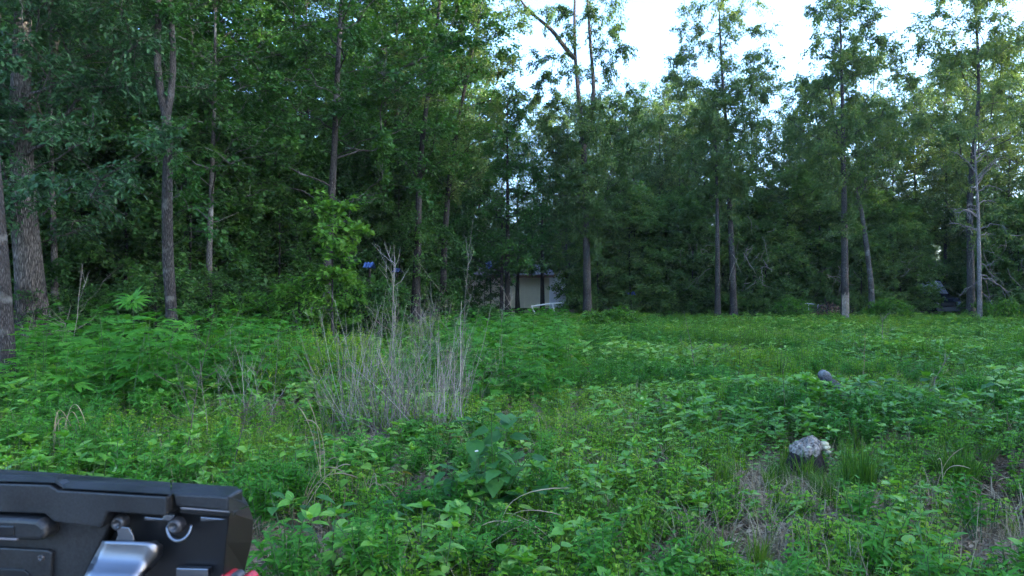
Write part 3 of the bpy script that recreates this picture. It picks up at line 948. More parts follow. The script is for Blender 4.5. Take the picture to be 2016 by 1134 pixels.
def far_woods():
    """trees beyond, seen only as one mass"""
    rng = np.random.default_rng(9)
    src = []
    for i, lm in ((0, 'maple'), (2, 'under'), (1, 'maple')):
        p = PROTO['tall', i]
        g = Geo()
        for part, mi in (('trunk', 0), ('twigs', 0), ('crown', 1)):
            gg = p[part]
            base = g.n
            V = np.concatenate(gg.v); T = np.concatenate(gg.t)
            g.v.append(V); g.t.append(T); g.n += len(V)
            for f, m_, s_ in gg.f: g.f.append((f + base, mi, s_))
        src.append(hidden('far tree %d' % i, g.mesh('far tree', [M['bark_dark'], M[lm]])))
    P_, R_, S_ = [], [], []
    for px in np.arange(-700, 2800, 52):
        for row in range(3):
            Y = 66 + row * 11 + rng.uniform(-4, 4)
            if px > 1180: Y += 6
            x = wx(px + rng.uniform(-30, 30), Y)
            P_.append((x, Y, 0)); R_.append((0, 0, rng.uniform(0, 6.28)))
            h = 1.05 if px < 960 else 0.5
            S_.append(h * rng.uniform(.8, 1.1))
    o = scatter('far_woods', src, P_, R_, S_)
    # undergrowth filling the floor of the wood
    srcb = []
    for i in range(4):
        p = PROTO['bush', i]
        srcb.append(hidden('far bush %d' % i, p['crown'].mesh('far bush', [M['under']])))
    P_, R_, S_ = [], [], []
    for n in range(560):
        px = rng.uniform(-300, 2400); Y = wood_edge(px) + rng.uniform(3, 30)
        if 820 < px < 1140 and Y < 58: continue
        x = wx(px, Y)
        P_.append((x, Y, -.1)); R_.append((0, 0, rng.uniform(0, 6.28))); S_.append(rng.uniform(.7, 1.5))
    # the wood on the right, outside the picture, that keeps the low sun off the clearing
    Q_, T_, U_ = [], [], []
    for row in range(6):
        for y in np.arange(-48, 30, 4.0):
            Q_.append((max(42, .78 * y + 16) + row * 6 + rng.uniform(-2, 2), y + rng.uniform(-1.3, 1.3), 0)); T_.append((0, 0, rng.uniform(0, 6.28)))
            U_.append(rng.uniform(1.1, 1.35))
    scatter('woods_beside', src, Q_, T_, U_)
    for n in range(90):
        px = rng.uniform(700, 1350); Y = rng.uniform(58, 72); x = wx(px, Y)
        P_.append((x, Y, -.1)); R_.append((0, 0, rng.uniform(0, 6.28))); S_.append(rng.uniform(1.8, 2.9))
    scatter('forest_undergrowth', srcb, P_, R_, S_)


far_woods()
#@@PART2
# ------------------------------------------------------------------ weeds of the clearing
OVP = tpl_ovate(.27, .05, .22)
OVB = tpl_ovate(.36, .05, .30, .55, .02, .12)
OVN = tpl_ovate(.16, .04, .25)
PALM5 = tpl_palm(5, 1.15, .12, .2)
PALM3 = tpl_palm(3, .75, .15, .2)
PALM7 = tpl_palm(7, 1.5, .10, .22)


def weed_spec(rng, h, nwh, top, L):
    """stem path and leaf frames of a pale weed: leaves in pairs, a star at the top"""
    lean = rng.normal(0, .10, 2)
    k = 5
    z = np.linspace(0, h, k)
    stem = np.column_stack([lean[0] * z * (z / h), lean[1] * z * (z / h), z])
    pos, d, n, s = [], [], [], []
    for w in range(nwh):
        t = .28 + .62 * w / max(nwh, 1) + rng.uniform(-.04, .04)
        p = np.array([np.interp(t * h, z, stem[:, i]) for i in range(3)])
        a0 = w * 1.57 + rng.uniform(-.5, .5)
        for j in range(2):
            a = a0 + math.pi * j + rng.uniform(-.3, .3)
            up = rng.uniform(-.25, .45)
            pos.append(p); d.append([math.cos(a), math.sin(a), up]); s.append(L * rng.uniform(.65, 1.1))
    for j in range(top):
        a = j * 2 * math.pi / top + rng.uniform(-.35, .35)
        up = rng.uniform(.1, .75)
        pos.append(stem[-1] - np.array([0, 0, rng.uniform(0, .03)])); d.append([math.cos(a), math.sin(a), up]); s.append(L * rng.uniform(.7, 1.15))
    for j in range(2):
        a = rng.uniform(0, 6.28)
        pos.append(stem[-1]); d.append([math.cos(a) * .5, math.sin(a) * .5, 1.0]); s.append(L * .45)
    d = np.array(d); pos = np.array(pos)
    n = np.array([0, 0, 1.]) + rng.normal(0, .22, (len(d), 3))
    return stem, pos, d, n, np.array(s)


def weed_mesh(rng, h, nwh, top, L, tpl, lm, stemmat):
    g = Geo()
    stem, pos, d, n, s = weed_spec(rng, h, nwh, top, L)
    V, fs = tubes(stem[None], np.linspace(.0035, .002, 5)[None], 3)
    g.add(V, fs, .5, 0)
    yl = rng.uniform(0, 1, len(pos)) < np.where(np.arange(len(pos)) < 4, .14, 0)
    tn = np.clip(rng.normal(.5, .2, len(pos)), 0, 1)
    put(g, tpl, pos[~yl], d[~yl], n[~yl], s[~yl], tn[~yl], 1)
    put(g, tpl, pos[yl], d[yl], n[yl], s[yl] * .9, tn[yl], 2)
    return g.mesh('weed', [stemmat, lm, M['yellow']])


def bushy_weed(rng, h, R, nst, per, L, tpl, lm, stemmat, name='weed', up=.4):
    """several stems, alternate leaves"""
    g = Geo()
    for i in range(nst):
        a = rng.uniform(0, 6.28); r = R * rng.uniform(.2, 1)
        e = np.array([math.cos(a) * r, math.sin(a) * r, h * rng.uniform(.65, 1.05)])
        path = bez(np.array([0, 0, 0.]) + np.array([math.cos(a), math.sin(a), 0]) * r * .25, e * np.array([.6, .6, .65]), e, 5)
        V, fs = tubes(path[None], np.linspace(.004, .0018, 5)[None], 3)
        g.add(V, fs, .5, 0)
        t = np.sort(rng.uniform(.25, 1, per))
        pos = np.stack([np.interp(t * 4, np.arange(5), path[:, c]) for c in range(3)], -1)
        aa = np.arange(per) * 2.4 + rng.uniform(-.4, .4, per)
        d = np.column_stack([np.cos(aa), np.sin(aa), rng.uniform(-.2, up * 2, per)])
        n = np.array([0, 0, 1.]) + rng.normal(0, .3, (per, 3))
        put(g, tpl, pos, d, n, L * rng.uniform(.6, 1.15, per) * (1.1 - .45 * t), np.clip(rng.normal(.5, .22, per), 0, 1), 1)
    return g.mesh(name, [stemmat, lm])


def grass_mesh(rng, n, h, R, lm, width=.005, lean=.35, seed=False):
    g = Geo()
    a = rng.uniform(0, 6.28, n); r = R * np.sqrt(rng.uniform(0, 1, n))
    base = np.column_stack([np.cos(a) * r, np.sin(a) * r, np.zeros(n)])
    hh = h * rng.uniform(.45, 1.1, n)
    b = a + rng.normal(0, .9, n); ln = hh * np.abs(rng.normal(lean, lean * .5, n))
    out = np.column_stack([np.cos(b) * ln, np.sin(b) * ln, np.zeros(n)])
    k = 5
    t = np.linspace(0, 1, k)
    C = base[:, None] + out[:, None] * (t ** 2)[None, :, None]
    C[:, :, 2] += hh[:, None] * (t - .22 * (ln / hh)[:, None] * t ** 3)
    sd = np.column_stack([-np.sin(b), np.cos(b), np.zeros(n)]) * width
    w = (1 - t ** 2.2)[None, :, None]
    V = np.stack([C - sd[:, None] * w, C + sd[:, None] * w], 2)
    idx = np.arange(n * k * 2).reshape(n, k, 2)
    q = np.stack([idx[:, :-1, 0], idx[:, :-1, 1], idx[:, 1:, 1], idx[:, 1:, 0]], -1).reshape(-1, 4)
    g.add(V.reshape(-1, 3), [q], np.repeat(np.clip(rng.normal(.5, .22, n), 0, 1), k * 2), 0)
    return g.mesh('grass', [lm])


def ragweed_spec(rng, h, pairs, L):
    z = np.linspace(0, h, 6)
    lean = rng.normal(0, .07, 2)
    stem = np.column_stack([lean[0] * z * z / h, lean[1] * z * z / h, z])
    pos, d, n, s = [], [], [], []
    for w in range(pairs):
        t = .22 + .78 * w / (pairs - 1)
        p = np.array([np.interp(t * h, z, stem[:, i]) for i in range(3)])
        a0 = w * 1.57 + rng.uniform(-.4, .4)
        for j in range(2):
            a = a0 + math.pi * j + rng.uniform(-.25, .25)
            up = rng.uniform(-.1, .35) + .5 * t ** 3
            stalk = L * .45 * (1.05 - .6 * t)
            dd = np.array([math.cos(a), math.sin(a), up + .3])
            pos.append(p + unit(dd) * stalk); d.append([math.cos(a), math.sin(a), up * .6 - .15]); s.append(L * rng.uniform(.75, 1.1) * (1.1 - .45 * t * t))
    return stem, np.array(pos), np.array(d), np.array([0, 0, 1.]) + rng.normal(0, .2, (len(d), 3)), np.array(s)


def ragweed_mesh(rng, h, pairs, L, lm):
    g = Geo()
    stem, pos, d, n, s = ragweed_spec(rng, h, pairs, L)
    V, fs = tubes(stem[None], np.linspace(.007, .003, 6)[None], 4); g.add(V, fs, .5, 0)
    k = rng.integers(0, 2, len(pos)).astype(bool)
    tn = np.clip(rng.normal(.5, .22, len(pos)), 0, 1)
    put(g, PALM5, pos[k], d[k], n[k], s[k], tn[k], 1)
    put(g, PALM3, pos[~k], d[~k], n[~k], s[~k], tn[~k], 1)
    return g.mesh('tall weed', [M['greenstem'], lm])


def in_view(x, y, m=1.06):
    return (np.abs(x) / np.maximum(y, .1) < .7 * m)


# stones, stump and logs must not be grown over: (x, y, radius)
BARE = []


def bare_at(px, py, r):
    Y = CAM_H * F / (py - 567)
    BARE.append((wx(px, Y), Y, r * (1.1 if px > 1250 and py > 920 else 1.0)))


for a in ((1400, 1105, .34), (1960, 930, .42), (1590, 1000, .24), (1585, 950, .3), (1570, 970, .25), (1590, 935, .2), (1480, 985, .3), (1600, 905, .26), (840, 985, .25), (1010, 1075, .25), (1900, 1090, .25),
          (1960, 1120, .3), (1690, 1030, .2), (1300, 1080, .18), (1880, 960, .25), (1500, 1120, .3), (1440, 1060, .25), (1560, 1060, .2), (1930, 1010, .3), (1560, 940, .2), (1700, 900, .25), (1690, 985, .22), (1885, 965, .2), (1680, 1010, .2), (1880, 990, .2), (1650, 775, .4), (1655, 800, .35), (1640, 760, .35), (640, 1090, .12)):
    bare_at(*a)


def bare_mask(x, y, k=1.0):
    m = np.zeros(np.shape(x), bool)
    for bx, by, br in BARE:
        wob = 1 + .3 * np.sin(np.arctan2(y - by, x - bx) * 3 + bx * 7)
        m |= np.hypot((x - bx) * .7, y - by) < br * k * wob
    return m


def pick(y0, y1, dens, seed, keep=None):
    r = np.random.default_rng(seed)
    hw = .80 * y1 + 3.6
    n = int(dens * 2 * hw * (y1 - y0))
    y = r.uniform(y0, y1, n); x = r.uniform(-hw, hw, n)
    ok = np.abs(x) < .80 * y + 3.6
    px = 1008 + F * x / y
    edge = np.interp(px, [-600, 0, 300, 480, 700, 950, 1150, 1300, 2100, 2700], [15, 19, 20, 23, 28, 38, 39, 40, 40, 38])
    ok &= y < edge + 1.0
    if keep is not None: ok &= keep(x, y, px, r)
    return x[ok], y[ok], px[ok]


def spread(name, src, x, y, seed, smin, smax, tilt=.12, sz=None, sink=0.0):
    r = np.random.default_rng(seed)
    n = len(x)
    pts = np.column_stack([x, y, gz(x, y) - sink])
    rots = np.column_stack([r.normal(0, tilt, n), r.normal(0, tilt, n), r.uniform(0, 6.28, n)])
    sc = r.uniform(smin, smax, n)
    if sz is not None: sc = sc * sz
    return scatter(name, src, pts, rots, sc)


def field():
    rng = np.random.default_rng(500)
    pale = [hidden('pale weed %d' % i, weed_mesh(rng, rng.uniform(.24, .42), int(rng.integers(3, 6)), int(rng.integers(4, 6)), rng.uniform(.085, .115), OVP, M['weed'], M['greenstem'])) for i in range(7)]
    small = [hidden('small weed %d' % i, bushy_weed(rng, .22, .10, 7, 9, .05, OVP, M['weed2'], M['greenstem'])) for i in range(4)]
    fine = [hidden('fine weed %d' % i, bushy_weed(rng, .42, .13, 8, 22, .055, OVN, M['weed2'], M['greenstem'], up=.7)) for i in range(3)]
    fern = [hidden('feathery weed %d' % i, bushy_weed(rng, .34, .16, 7, 24, .075, OVN, M['ragweed'], M['greenstem'], up=.5)) for i in range(3)]
    grass = [hidden('grass tuft %d' % i, grass_mesh(rng, 34, .30, .07, M['grass'])) for i in range(4)]
    straw = [hidden('straw tuft %d' % i, grass_mesh(rng, 12, .34, .10, M['straw'], .0024, .8)) for i in range(4)]
    rag = [hidden('tall weed %d' % i, ragweed_mesh(rng, rng.uniform(.75, 1.05), 7, .27, M['ragweed'])) for i in range(5)]

    def gap(x, y, px, r, s=1.3, t=-.75, seed=0):
        return (noise2(x, y, s, seed) > t) & ~bare_mask(x, y)

    # leafy ground cover, thinner underneath the tall ones
    X, Y = [], []
    for (a, b, dn, sd) in ((6.6, 12, 44, 1), (12, 20, 38, 2), (20, 41, 22, 3)):
        x, y, px = pick(a, b, dn, sd, lambda x, y, px, r: gap(x, y, px, r) & (r.uniform(0, 1, len(x)) < np.where(px < 620, .65, 1) * np.clip(.62 + .5 * noise2(x, y, .7, 51), .12, 1)))
        X.append(x); Y.append(y)
    x, y, px = pick(1.6, 6.6, 24, 5, lambda x, y, px, r: (np.abs(px - 1008) > 1130) & ((y > 2.4) | (x > 1.5)))
    X.append(x); Y.append(y)
    x = np.concatenate(X); y = np.concatenate(Y)
    spread('leafy_ground_cover', pale, x, y, 4, .5, 1.12, sz=1 + .15 * np.clip((y - 14) / 20, 0, 1) + .30 * np.clip(noise2(x, y, .8, 4), -1.5, 1.5))
    X, Y = [], []
    for (a, b, dn, sd) in ((1.0, 8, 75, 11), (8, 16, 42, 12), (16, 41, 14, 13)):
        x, y, px = pick(a, b, dn, sd, lambda x, y, px, r: (noise2(x, y, 1.6, 7) > -.5) & (~bare_mask(x, y, .9) | (r.uniform(0, 1, len(x)) < .07)))
        X.append(x); Y.append(y)
    x = np.concatenate(X); y = np.concatenate(Y)
    spread('low_green_cover', small, x, y, 14, .6, 1.3, sz=1 + .6 * np.clip((y - 14) / 20, 0, 1))
    X, Y = [], []
    for (a, b, dn, sd) in ((1.5, 9, 9, 21), (9, 18, 12, 22), (18, 41, 7, 23)):
        x, y, px = pick(a, b, dn, sd, lambda x, y, px, r: (noise2(x, y, .9, 9) > .2) & ~bare_mask(x, y))
        X.append(x); Y.append(y)
    spread('feathery_weeds', fern, np.concatenate(X), np.concatenate(Y), 24, .7, 1.4)
    X, Y = [], []
    for (a, b, dn, sd) in ((4.0, 12, 4, 31), (12, 22, 7, 32), (22, 41, 5, 33)):
        x, y, px = pick(a, b, dn, sd, lambda x, y, px, r: (noise2(x, y, .7, 12) > .35) & ~bare_mask(x, y) & (y > np.where(px > 700, 9, 11)))
        X.append(x); Y.append(y)
    x = np.concatenate(X); y = np.concatenate(Y)
    # a bright stand left of the dead stalks
    x2, y2, p2 = pick(12, 19, 7, 34, lambda x, y, px, r: (px > 400) & (px < 720))
    spread('bright_upright_weeds', fine, np.concatenate([x, x2]), np.concatenate([y, y2]), 35, .8, 1.5,
           sz=np.concatenate([np.ones(len(x)), np.full(len(x2), 1.35)]))
    x, y, px = pick(1.2, 14, 14, 41, lambda x, y, px, r: (noise2(x, y, 1.5, 15) > .5) & (px > 300) | (r.uniform(0, 1, len(x)) < .10))
    x2, y2, p2 = pick(14, 41, 7, 42, lambda x, y, px, r: (noise2(x, y, .6, 16) > .4) & (px > 1100))
    spread('wild_grass', grass, np.concatenate([x, x2]), np.concatenate([y, y2]), 43, .5, 1.1)
    x, y, px = pick(1.0, 12, 24, 51, lambda x, y, px, r: (noise2(x, y, 1.2, 18) > .2) | (r.uniform(0, 1, len(x)) < .25))
    x2, y2, p2 = pick(12, 40, 9, 52, lambda x, y, px, r: (noise2(x, y, .5, 19) > .1) & (px > 1300))
    spread('dry_grass', straw, np.concatenate([x, x2]), np.concatenate([y, y2]), 53, .5, 1.15)

    # fallen leaves and crumbs on the soil
    lit = []
    ml = leaf_mat('fallen leaves', (.09, .06, .036), (.20, .145, .092), (.36, .28, .19), 0.1, 0.8, 0.2)
    for i in range(4):
        g = Geo(); n = 26
        pos = np.column_stack([rng.normal(0, .13, n), rng.normal(0, .13, n), rng.uniform(.004, .025, n)])
        a = rng.uniform(0, 6.28, n)
        put(g, tpl_ovate(.3, .12, -.15), pos, np.column_stack([np.cos(a), np.sin(a), rng.normal(0, .2, n)]), np.array([0, 0, 1.]) + rng.normal(0, .35, (n, 3)), rng.uniform(.018, .045, n), rng.uniform(0, 1, n))
        for k in range(9):
            c = np.array([rng.normal(0, .12), rng.normal(0, .12), .01]); b = rng.uniform(0, 6.28); dv = np.array([math.cos(b), math.sin(b), rng.normal(0, .06)]) * rng.uniform(.04, .14)
            V, fs = tubes(np.stack([c - dv, c + rng.normal(0, .008, 3), c + dv])[None], np.array([[.003, .0025, .0012]]) * rng.uniform(.5, 1.3), 3); g.add(V, fs, rng.uniform(.2, 1))
        lit.append(hidden('litter %d' % i, g.mesh('litter', [ml])))
    x, y, px = pick(.5, 12, 16, 91)
    x2, y2, p2 = pick(3.6, 9, 60, 92, lambda x, y, px, r: bare_mask(x, y, 1.2))
    spread('leaf_litter', lit, np.concatenate([x, x2]), np.concatenate([y, y2]), 93, .7, 1.3, tilt=.03)
    # tall weeds: the 200 nearest are things, the rest one mass
    def tallzone(x, y, px, r):
        left = (px < 620) & (y > 8.2 + np.clip(px, 0, 700) / 700 * 3) & (y < np.interp(px, [-200, 0, 300, 620], [19, 19, 17, 18]))
        mid = (px > 880) & (px < 1120) & (y > 10.5) & (y < 19)
        back = (px > 860) & (px < 1330) & (y > 19) & (y < 34)
        right = (px > 1380) & (px < 1600) & (y > 9.0) & (y < 12.5)
        p = np.where(left, .75, 0) + np.where(mid, .8, 0) + np.where(back, .45, 0) + np.where(right, .55, 0)
        p = p + np.where((noise2(x, y, .5, 23) > .9) & (y > 10), .25, 0)
        return r.uniform(0, 1, len(x)) < p
    x, y, px = pick(7.5, 34, 5.0, 61, tallzone)
    o = np.argsort(y); x, y, px = x[o], y[o], px[o]
    hgt = np.where(px < 620, np.interp(px, [-100, 0, 250, 480, 620], [.75, .9, 1.32, 1.15, .85]), np.where(px < 1120, .92, np.where((px > 1380) & (y < 13), .55, .6)))
    hgt = hgt * np.interp(y, [8, 13, 20, 30], [.72, 1.0, 1.0, .95])
    nth = 200
    r = np.random.default_rng(62)
    src = []
    for i in range(4):
        root = None
    for j in range(min(nth, len(x))):
        s = hgt[j] * r.uniform(.8, 1.15)
        lab = ('low near' if y[j] < 11 and s < .8 else 'high near' if y[j] < 11 else 'low farther' if s < .95 else 'high farther') + ' hand leaved weed, one ' + ('in front of the edge trunk' if px[j] < 90 else 'below the bright star topped weed' if px[j] < 290 else 'before the forked tree' if px[j] < 400 else 'left of the dead stalks' if px[j] < 640 else 'around the dead stalks' if px[j] < 900 else 'right of the dead stalks' if px[j] < 1130 else 'in the open clearing' if px[j] < 1380 else 'around the grey log')
        gr = 'tall hand leaved weeds'
        loc = (x[j], y[j], float(gz(x[j], y[j])))
        if j < 5:
            root = link('tall_weed', None, None, loc, (0, 0, r.uniform(0, 6.28)), s)
            h = rng.uniform(.8, 1.05)
            stem, pos, d, n, sz = ragweed_spec(rng, h, 7, .27)
            g = Geo(); V, fs = tubes(stem[None], np.linspace(.007, .003, 6)[None], 4); g.add(V, fs, .5, 0)
            link('stem', g.mesh('stem', [M['greenstem']]), root)
            g = Geo(); k = rng.integers(0, 2, len(pos)).astype(bool); tn = np.clip(rng.normal(.5, .22, len(pos)), 0, 1)
            put(g, PALM5, pos[k], d[k], n[k], sz[k], tn[k]); put(g, PALM3, pos[~k], d[~k], n[~k], sz[~k], tn[~k])
            link('foliage', g.mesh('foliage', [M['ragweed']]), root)['kind'] = 'stuff'
            tag(root, lab, 'weed', gr); src.append(root)
        else:
            copy_thing(src[j % len(src)], loc, r.uniform(0, 6.28), s, lab, gr, (r.normal(0, .08), r.normal(0, .08)))
    spread('tall_weed_stand', rag, x[nth:], y[nth:], 63, .8, 1.15, sz=hgt[nth:])
    return pale


PALE = field()


NEAR = []
for px_, py_, t_ in ((100, 905, 'behind the left end of the cargo bed'), (300, 915, 'behind the middle of the cargo bed'), (470, 940, 'behind the right end of the cargo bed'), (560, 1080, 'beside the red clip of the cargo bed'), (590, 990, 'around the tuft of tan dry grass'),
                    (690, 1080, 'at the lower edge, right of the cargo bed'), (720, 960, 'left of the charred log'), (840, 1010, 'at the charred log'), (840, 1100, 'below the charred log'), (960, 960, 'under the largest broad leaved weed'), (1050, 1080, 'under the arching dry grass stems'),
                    (1090, 940, 'right of the largest broad leaved weed'), (1200, 1080, 'at the lower edge, left of the bare soil'), (1250, 960, 'midway between the largest broad leaved weed and the stump'), (1390, 1090, 'on the bare soil at the lower edge'), (1460, 980, 'left of the stump and grass tussocks'),
                    (1590, 1010, 'in front of the stump'), (1560, 1100, 'below the stump at the lower edge'), (1700, 1040, 'before the dense grass tussock'), (1760, 1100, 'beside the small pale flowers'), (1820, 980, 'between the two big grass tussocks'), (1900, 1080, 'in the lower right corner'), (1960, 960, 'on the bare soil at the right edge')):
    Y_ = CAM_H * F / (py_ - 567); NEAR.append((wx(px_, Y_), Y_, t_))


def near_weeds():
    """the pale weeds nearest the camera: each a thing, each leaf a part"""
    rng = np.random.default_rng(900)
    # leaf meshes shared by all
    leaves = []
    for i in range(4):
        g = Geo(); V, fs = tpl_ovate(.24 + .03 * i, .045, .14 + .06 * i, .6, .012)
        g.add(V, fs, .25 + .17 * i, 0); leaves.append(g.mesh('leaf', [M['weed']]))
    g = Geo(); V, fs = tpl_ovate(.28, .05, .3); g.add(V, fs, .5, 0); yel = g.mesh('leaf', [M['yellow']])

    def frame(p, d, n, s):
        y = unit(np.asarray(d)); z = unit(n - np.dot(n, y) * y); x = np.cross(y, z)
        return Matrix(((x[0] * s, y[0] * s, z[0] * s, p[0]), (x[1] * s, y[1] * s, z[1] * s, p[1]), (x[2] * s, y[2] * s, z[2] * s, p[2]), (0, 0, 0, 1)))
    roots = []
    for i in range(8):
        h = rng.uniform(.26, .44)
        root = link('leafy_weed', None)
        stem, pos, d, n, s = weed_spec(rng, h, int(rng.integers(3, 5)), int(rng.integers(4, 6)), rng.uniform(.095, .13))
        g = Geo(); V, fs = tubes(stem[None], np.linspace(.0042, .0022, 5)[None], 5); g.add(V, fs, .4, 0, True)
        link('stem', g.mesh('stem', [M['greenstem']]), root)
        for j in range(len(pos)):
            isy = i in (2, 6) and j == 0
            lf = link('leaf', yel if isy else leaves[int(rng.integers(0, 4))], root)
            lf.matrix_local = frame(pos[j], d[j], n[j], s[j])
            if isy: lf['label'] = 'yellow withered lower leaf'
        roots.append(root)
    x, y, px = pick(3.9, 6.6, 24, 71, lambda x, y, px, r: ~bare_mask(x, y, 1.15) & (noise2(x, y, 1.3, 0) > -.9) & (np.abs(px - 1008) < 1080)
                    & ~((px < 520) & (y < 4.3)))
    o = np.argsort(y); x, y, px = x[o], y[o], px[o]
    print('near weeds', len(x))
    N = min(len(x), 290)
    for j in range(len(x)):
        if j >= N: break
        loc = (x[j], y[j], float(gz(x[j], y[j])))
        onsoil = px[j] > 1250
        gr = 'pale leafy weeds by the bare soil' if onsoil else 'pale leafy weeds by the cargo bed' if px[j] < 620 else 'pale leafy weeds in the foreground middle'
        best = min(NEAR, key=lambda a: math.hypot(a[0] - x[j], (a[1] - y[j]) * .8))
        lab = 'pale green pointed leaved weed ' + best[2]
        gr = 'pale leafy weeds ' + best[2]
        s = rng.uniform(.65, 1.15) * (.75 if onsoil else .95)
        i = j % 8
        if j < 8:
            r = roots[i]; r.location = loc; r.rotation_euler = (0, 0, rng.uniform(0, 6.28)); r.scale = (s,) * 3
            tag(r, lab, 'weed', gr)
        else:
            copy_thing(roots[i], loc, rng.uniform(0, 6.28), s, lab, gr, (rng.normal(0, .1), rng.normal(0, .1)))
    rest = slice(N, None)
    spread('leafy_cover_patch', PALE, x[rest], y[rest], 72, .75, 1.2)
    return frame


FRAME = near_weeds()


def leafy_thing(name, label, cat, loc, stems, frames, leafmeshes, mat_stem, rotz=0.0, group=None, sub=None):
    root = link(name, None, None, loc, (0, 0, rotz))
    tag(root, label, cat, group)
    for st, r0, r1 in stems:
        g = Geo(); V, fs = tubes(np.asarray(st)[None], np.linspace(r0, r1, len(st))[None], 6); g.add(V, fs, .4, 0, True)
        link('stem', g.mesh('stem', [mat_stem]), root)
    for i, (p, d, n, s) in enumerate(frames):
        lf = link('leaf', leafmeshes[i % len(leafmeshes)], root)
        lf.matrix_local = FRAME(p, d, n, s)
    return root


def heroes():
    rng = np.random.default_rng(1200)
    # ---- the large broad leaved weed in the middle foreground
    bl = []
    for i in range(4):
        g = Geo(); V, fs = tpl_ovate(.33 + .03 * i, .05, .22 + .12 * i, .58, .015, .16); g.add(V, fs, .2 + .18 * i, 0); bl.append(g.mesh('leaf', [M['broad']]))
    f = foot_at(965, 5.6)
    stems, fr = [], []
    tops = [(905, 985, 5.55), (932, 832, 5.6), (968, 812, 5.55), (1004, 828, 5.65), (975, 890, 5.4), (1040, 900, 5.6), (880, 925, 5.5), (925, 935, 5.35), (985, 925, 5.3), (1060, 960, 5.4), (955, 880, 5.9), (860, 985, 5.4), (890, 1010, 5.3)]
    for (a, b, Y) in tops:
        e = P(a, b, Y) - f
        st = bez(np.array([rng.normal(0, .05), rng.normal(0, .05), 0]), np.array([e[0] * .55, e[1] * .5, e[2] * .62]), e, 7)
        stems.append((st, .006, .003))
        for w in range(4):
            t = .45 + .55 * w / 3
            p = np.array([np.interp(t * 6, np.arange(7), st[:, c]) for c in range(3)])
            a0 = rng.uniform(0, 3.14)
            for j in range(2):
                an = a0 + j * math.pi + rng.uniform(-.4, .4)
                fr.append((p, np.array([math.cos(an), math.sin(an), rng.uniform(-.45, .35)]), np.array([0, 0, 1.]) + rng.normal(0, .2, 3), rng.uniform(.12, .195)))
        fr.append((st[-1], np.array([rng.normal(), rng.normal(), 1.2]), np.array([0.3, -.2, 1.]), .08))
    leafy_thing('broad_leaved_weed', 'largest weed in the foreground, dark green clump of broad heart shaped leaves', 'weed', f, stems, fr, bl, M['greenstem'])
    # smaller relatives
    for (px, py, h, n, lab) in ((790, 1070, .30, 1, 'broad leaved seedling in front of the charred log'), (690, 1090, .3, 1, 'broad leaved seedling near the lower edge, right of the cargo bed'),
                                (560, 1080, .34, 2, 'broad leaved weed close beside the red clip of the cargo bed'), (1890, 790, .5, 3, 'broad leaved weed with big pale leaves, behind the brush and log'),
                                (620, 905, .3, 1, 'broad leaved seedling at the foot of the dead stalks, left'), (1760, 800, .55, 3, 'broad leaved weed standing right behind the grey log')):
        Y = CAM_H * F / (py - 567 + 1e-6)
        if px > 1700: Y = 9.3
        f = foot_at(px, Y)
        stems, fr = [], []
        for k in range(n):
            e = np.array([rng.normal(0, .1 * n), rng.normal(0, .1), h * rng.uniform(.8, 1.1)])
            st = bez(np.zeros(3), e * np.array([.5, .5, .6]), e, 5); stems.append((st, .005, .003))
            for w in range(3):
                t = .4 + .6 * w / 2
                p = np.array([np.interp(t * 4, np.arange(5), st[:, c]) for c in range(3)])
                a0 = w * 1.57 + rng.uniform(-.3, .3)
                for j in range(2):
                    an = a0 + j * math.pi
                    fr.append((p, np.array([math.cos(an), math.sin(an), rng.uniform(-.2, .5)]), np.array([0, 0, 1.]) + rng.normal(0, .15, 3), rng.uniform(.09, .135) * (1.25 if n > 2 else 1)))
        leafy_thing('broad_leaved_weed', lab, 'weed', f, stems, fr, bl, M['greenstem'], group='smaller broad leaved weeds')
    # ---- tallest palmate weed in front of the wood
    pl = []
    for i in range(3):
        g = Geo(); V, fs = (PALM7, PALM5, PALM7)[i]; g.add(V, fs, .45 + .2 * i, 0); pl.append(g.mesh('leaf', [M['ragweed']]))
    f = foot_at(262, 12.6)
    top = P(262, 592, 12.6) - f
    st = bez(np.zeros(3), np.array([.03, 0, top[2] * .5]), top, 8)
    fr = []
    for (dx, dy, dz, t, s) in ((-1, -.25, .10, 1, .33), (.35, .1, .9, 1, .30), (1, -.2, .12, 1, .31), (.75, -.5, -.30, .99, .28), (-.5, .2, .5, 1, .18), (.1, -.6, .1, .97, .2), 
                          (-.5, -.7, 0, .68, .33), (.6, -.6, 0, .66, .33), (-1, 0, .1, .5, .33), (1, -.1, .1, .5, .33), (0, -1, 0, .4, .3)):
        p = np.array([np.interp(t * 7, np.arange(8), st[:, c]) for c in range(3)])
        fr.append((p, np.array([dx, dy, dz]), np.array([-dz * dx, -.55, .8]), s))
    leafy_thing('palmate_weed', 'tallest weed at the left, topped by a bright star of long pointed leaves', 'weed', f, [(st, .011, .005)], fr, pl, M['greenstem'])
    for (px, pt, Y, lab) in ((215, 690, 11.0, 'second tallest hand leaved weed, in front of the bright star topped one'), (150, 680, 12.2, 'hand leaved weed between the oak and the bright star topped weed'), (375, 700, 12.4, 'hand leaved weed just right of the forked trunk')):
        f = foot_at(px, Y); top = P(px, pt, Y) - f
        st = bez(np.zeros(3), np.array([.03, 0, top[2] * .5]), top, 8)
        fr = []
        for w in range(6):
            t = .35 + .65 * w / 5
            p = np.array([np.interp(t * 7, np.arange(8), st[:, c]) for c in range(3)])
            a0 = w * 1.57 + rng.uniform(-.3, .3)
            for j in range(2):
                an = a0 + j * math.pi
                fr.append((p, np.array([math.cos(an), math.sin(an), rng.uniform(0, .45)]), np.array([0, -.25, 1.]) + rng.normal(0, .15, 3), rng.uniform(.26, .34) * (1.1 - .3 * t)))
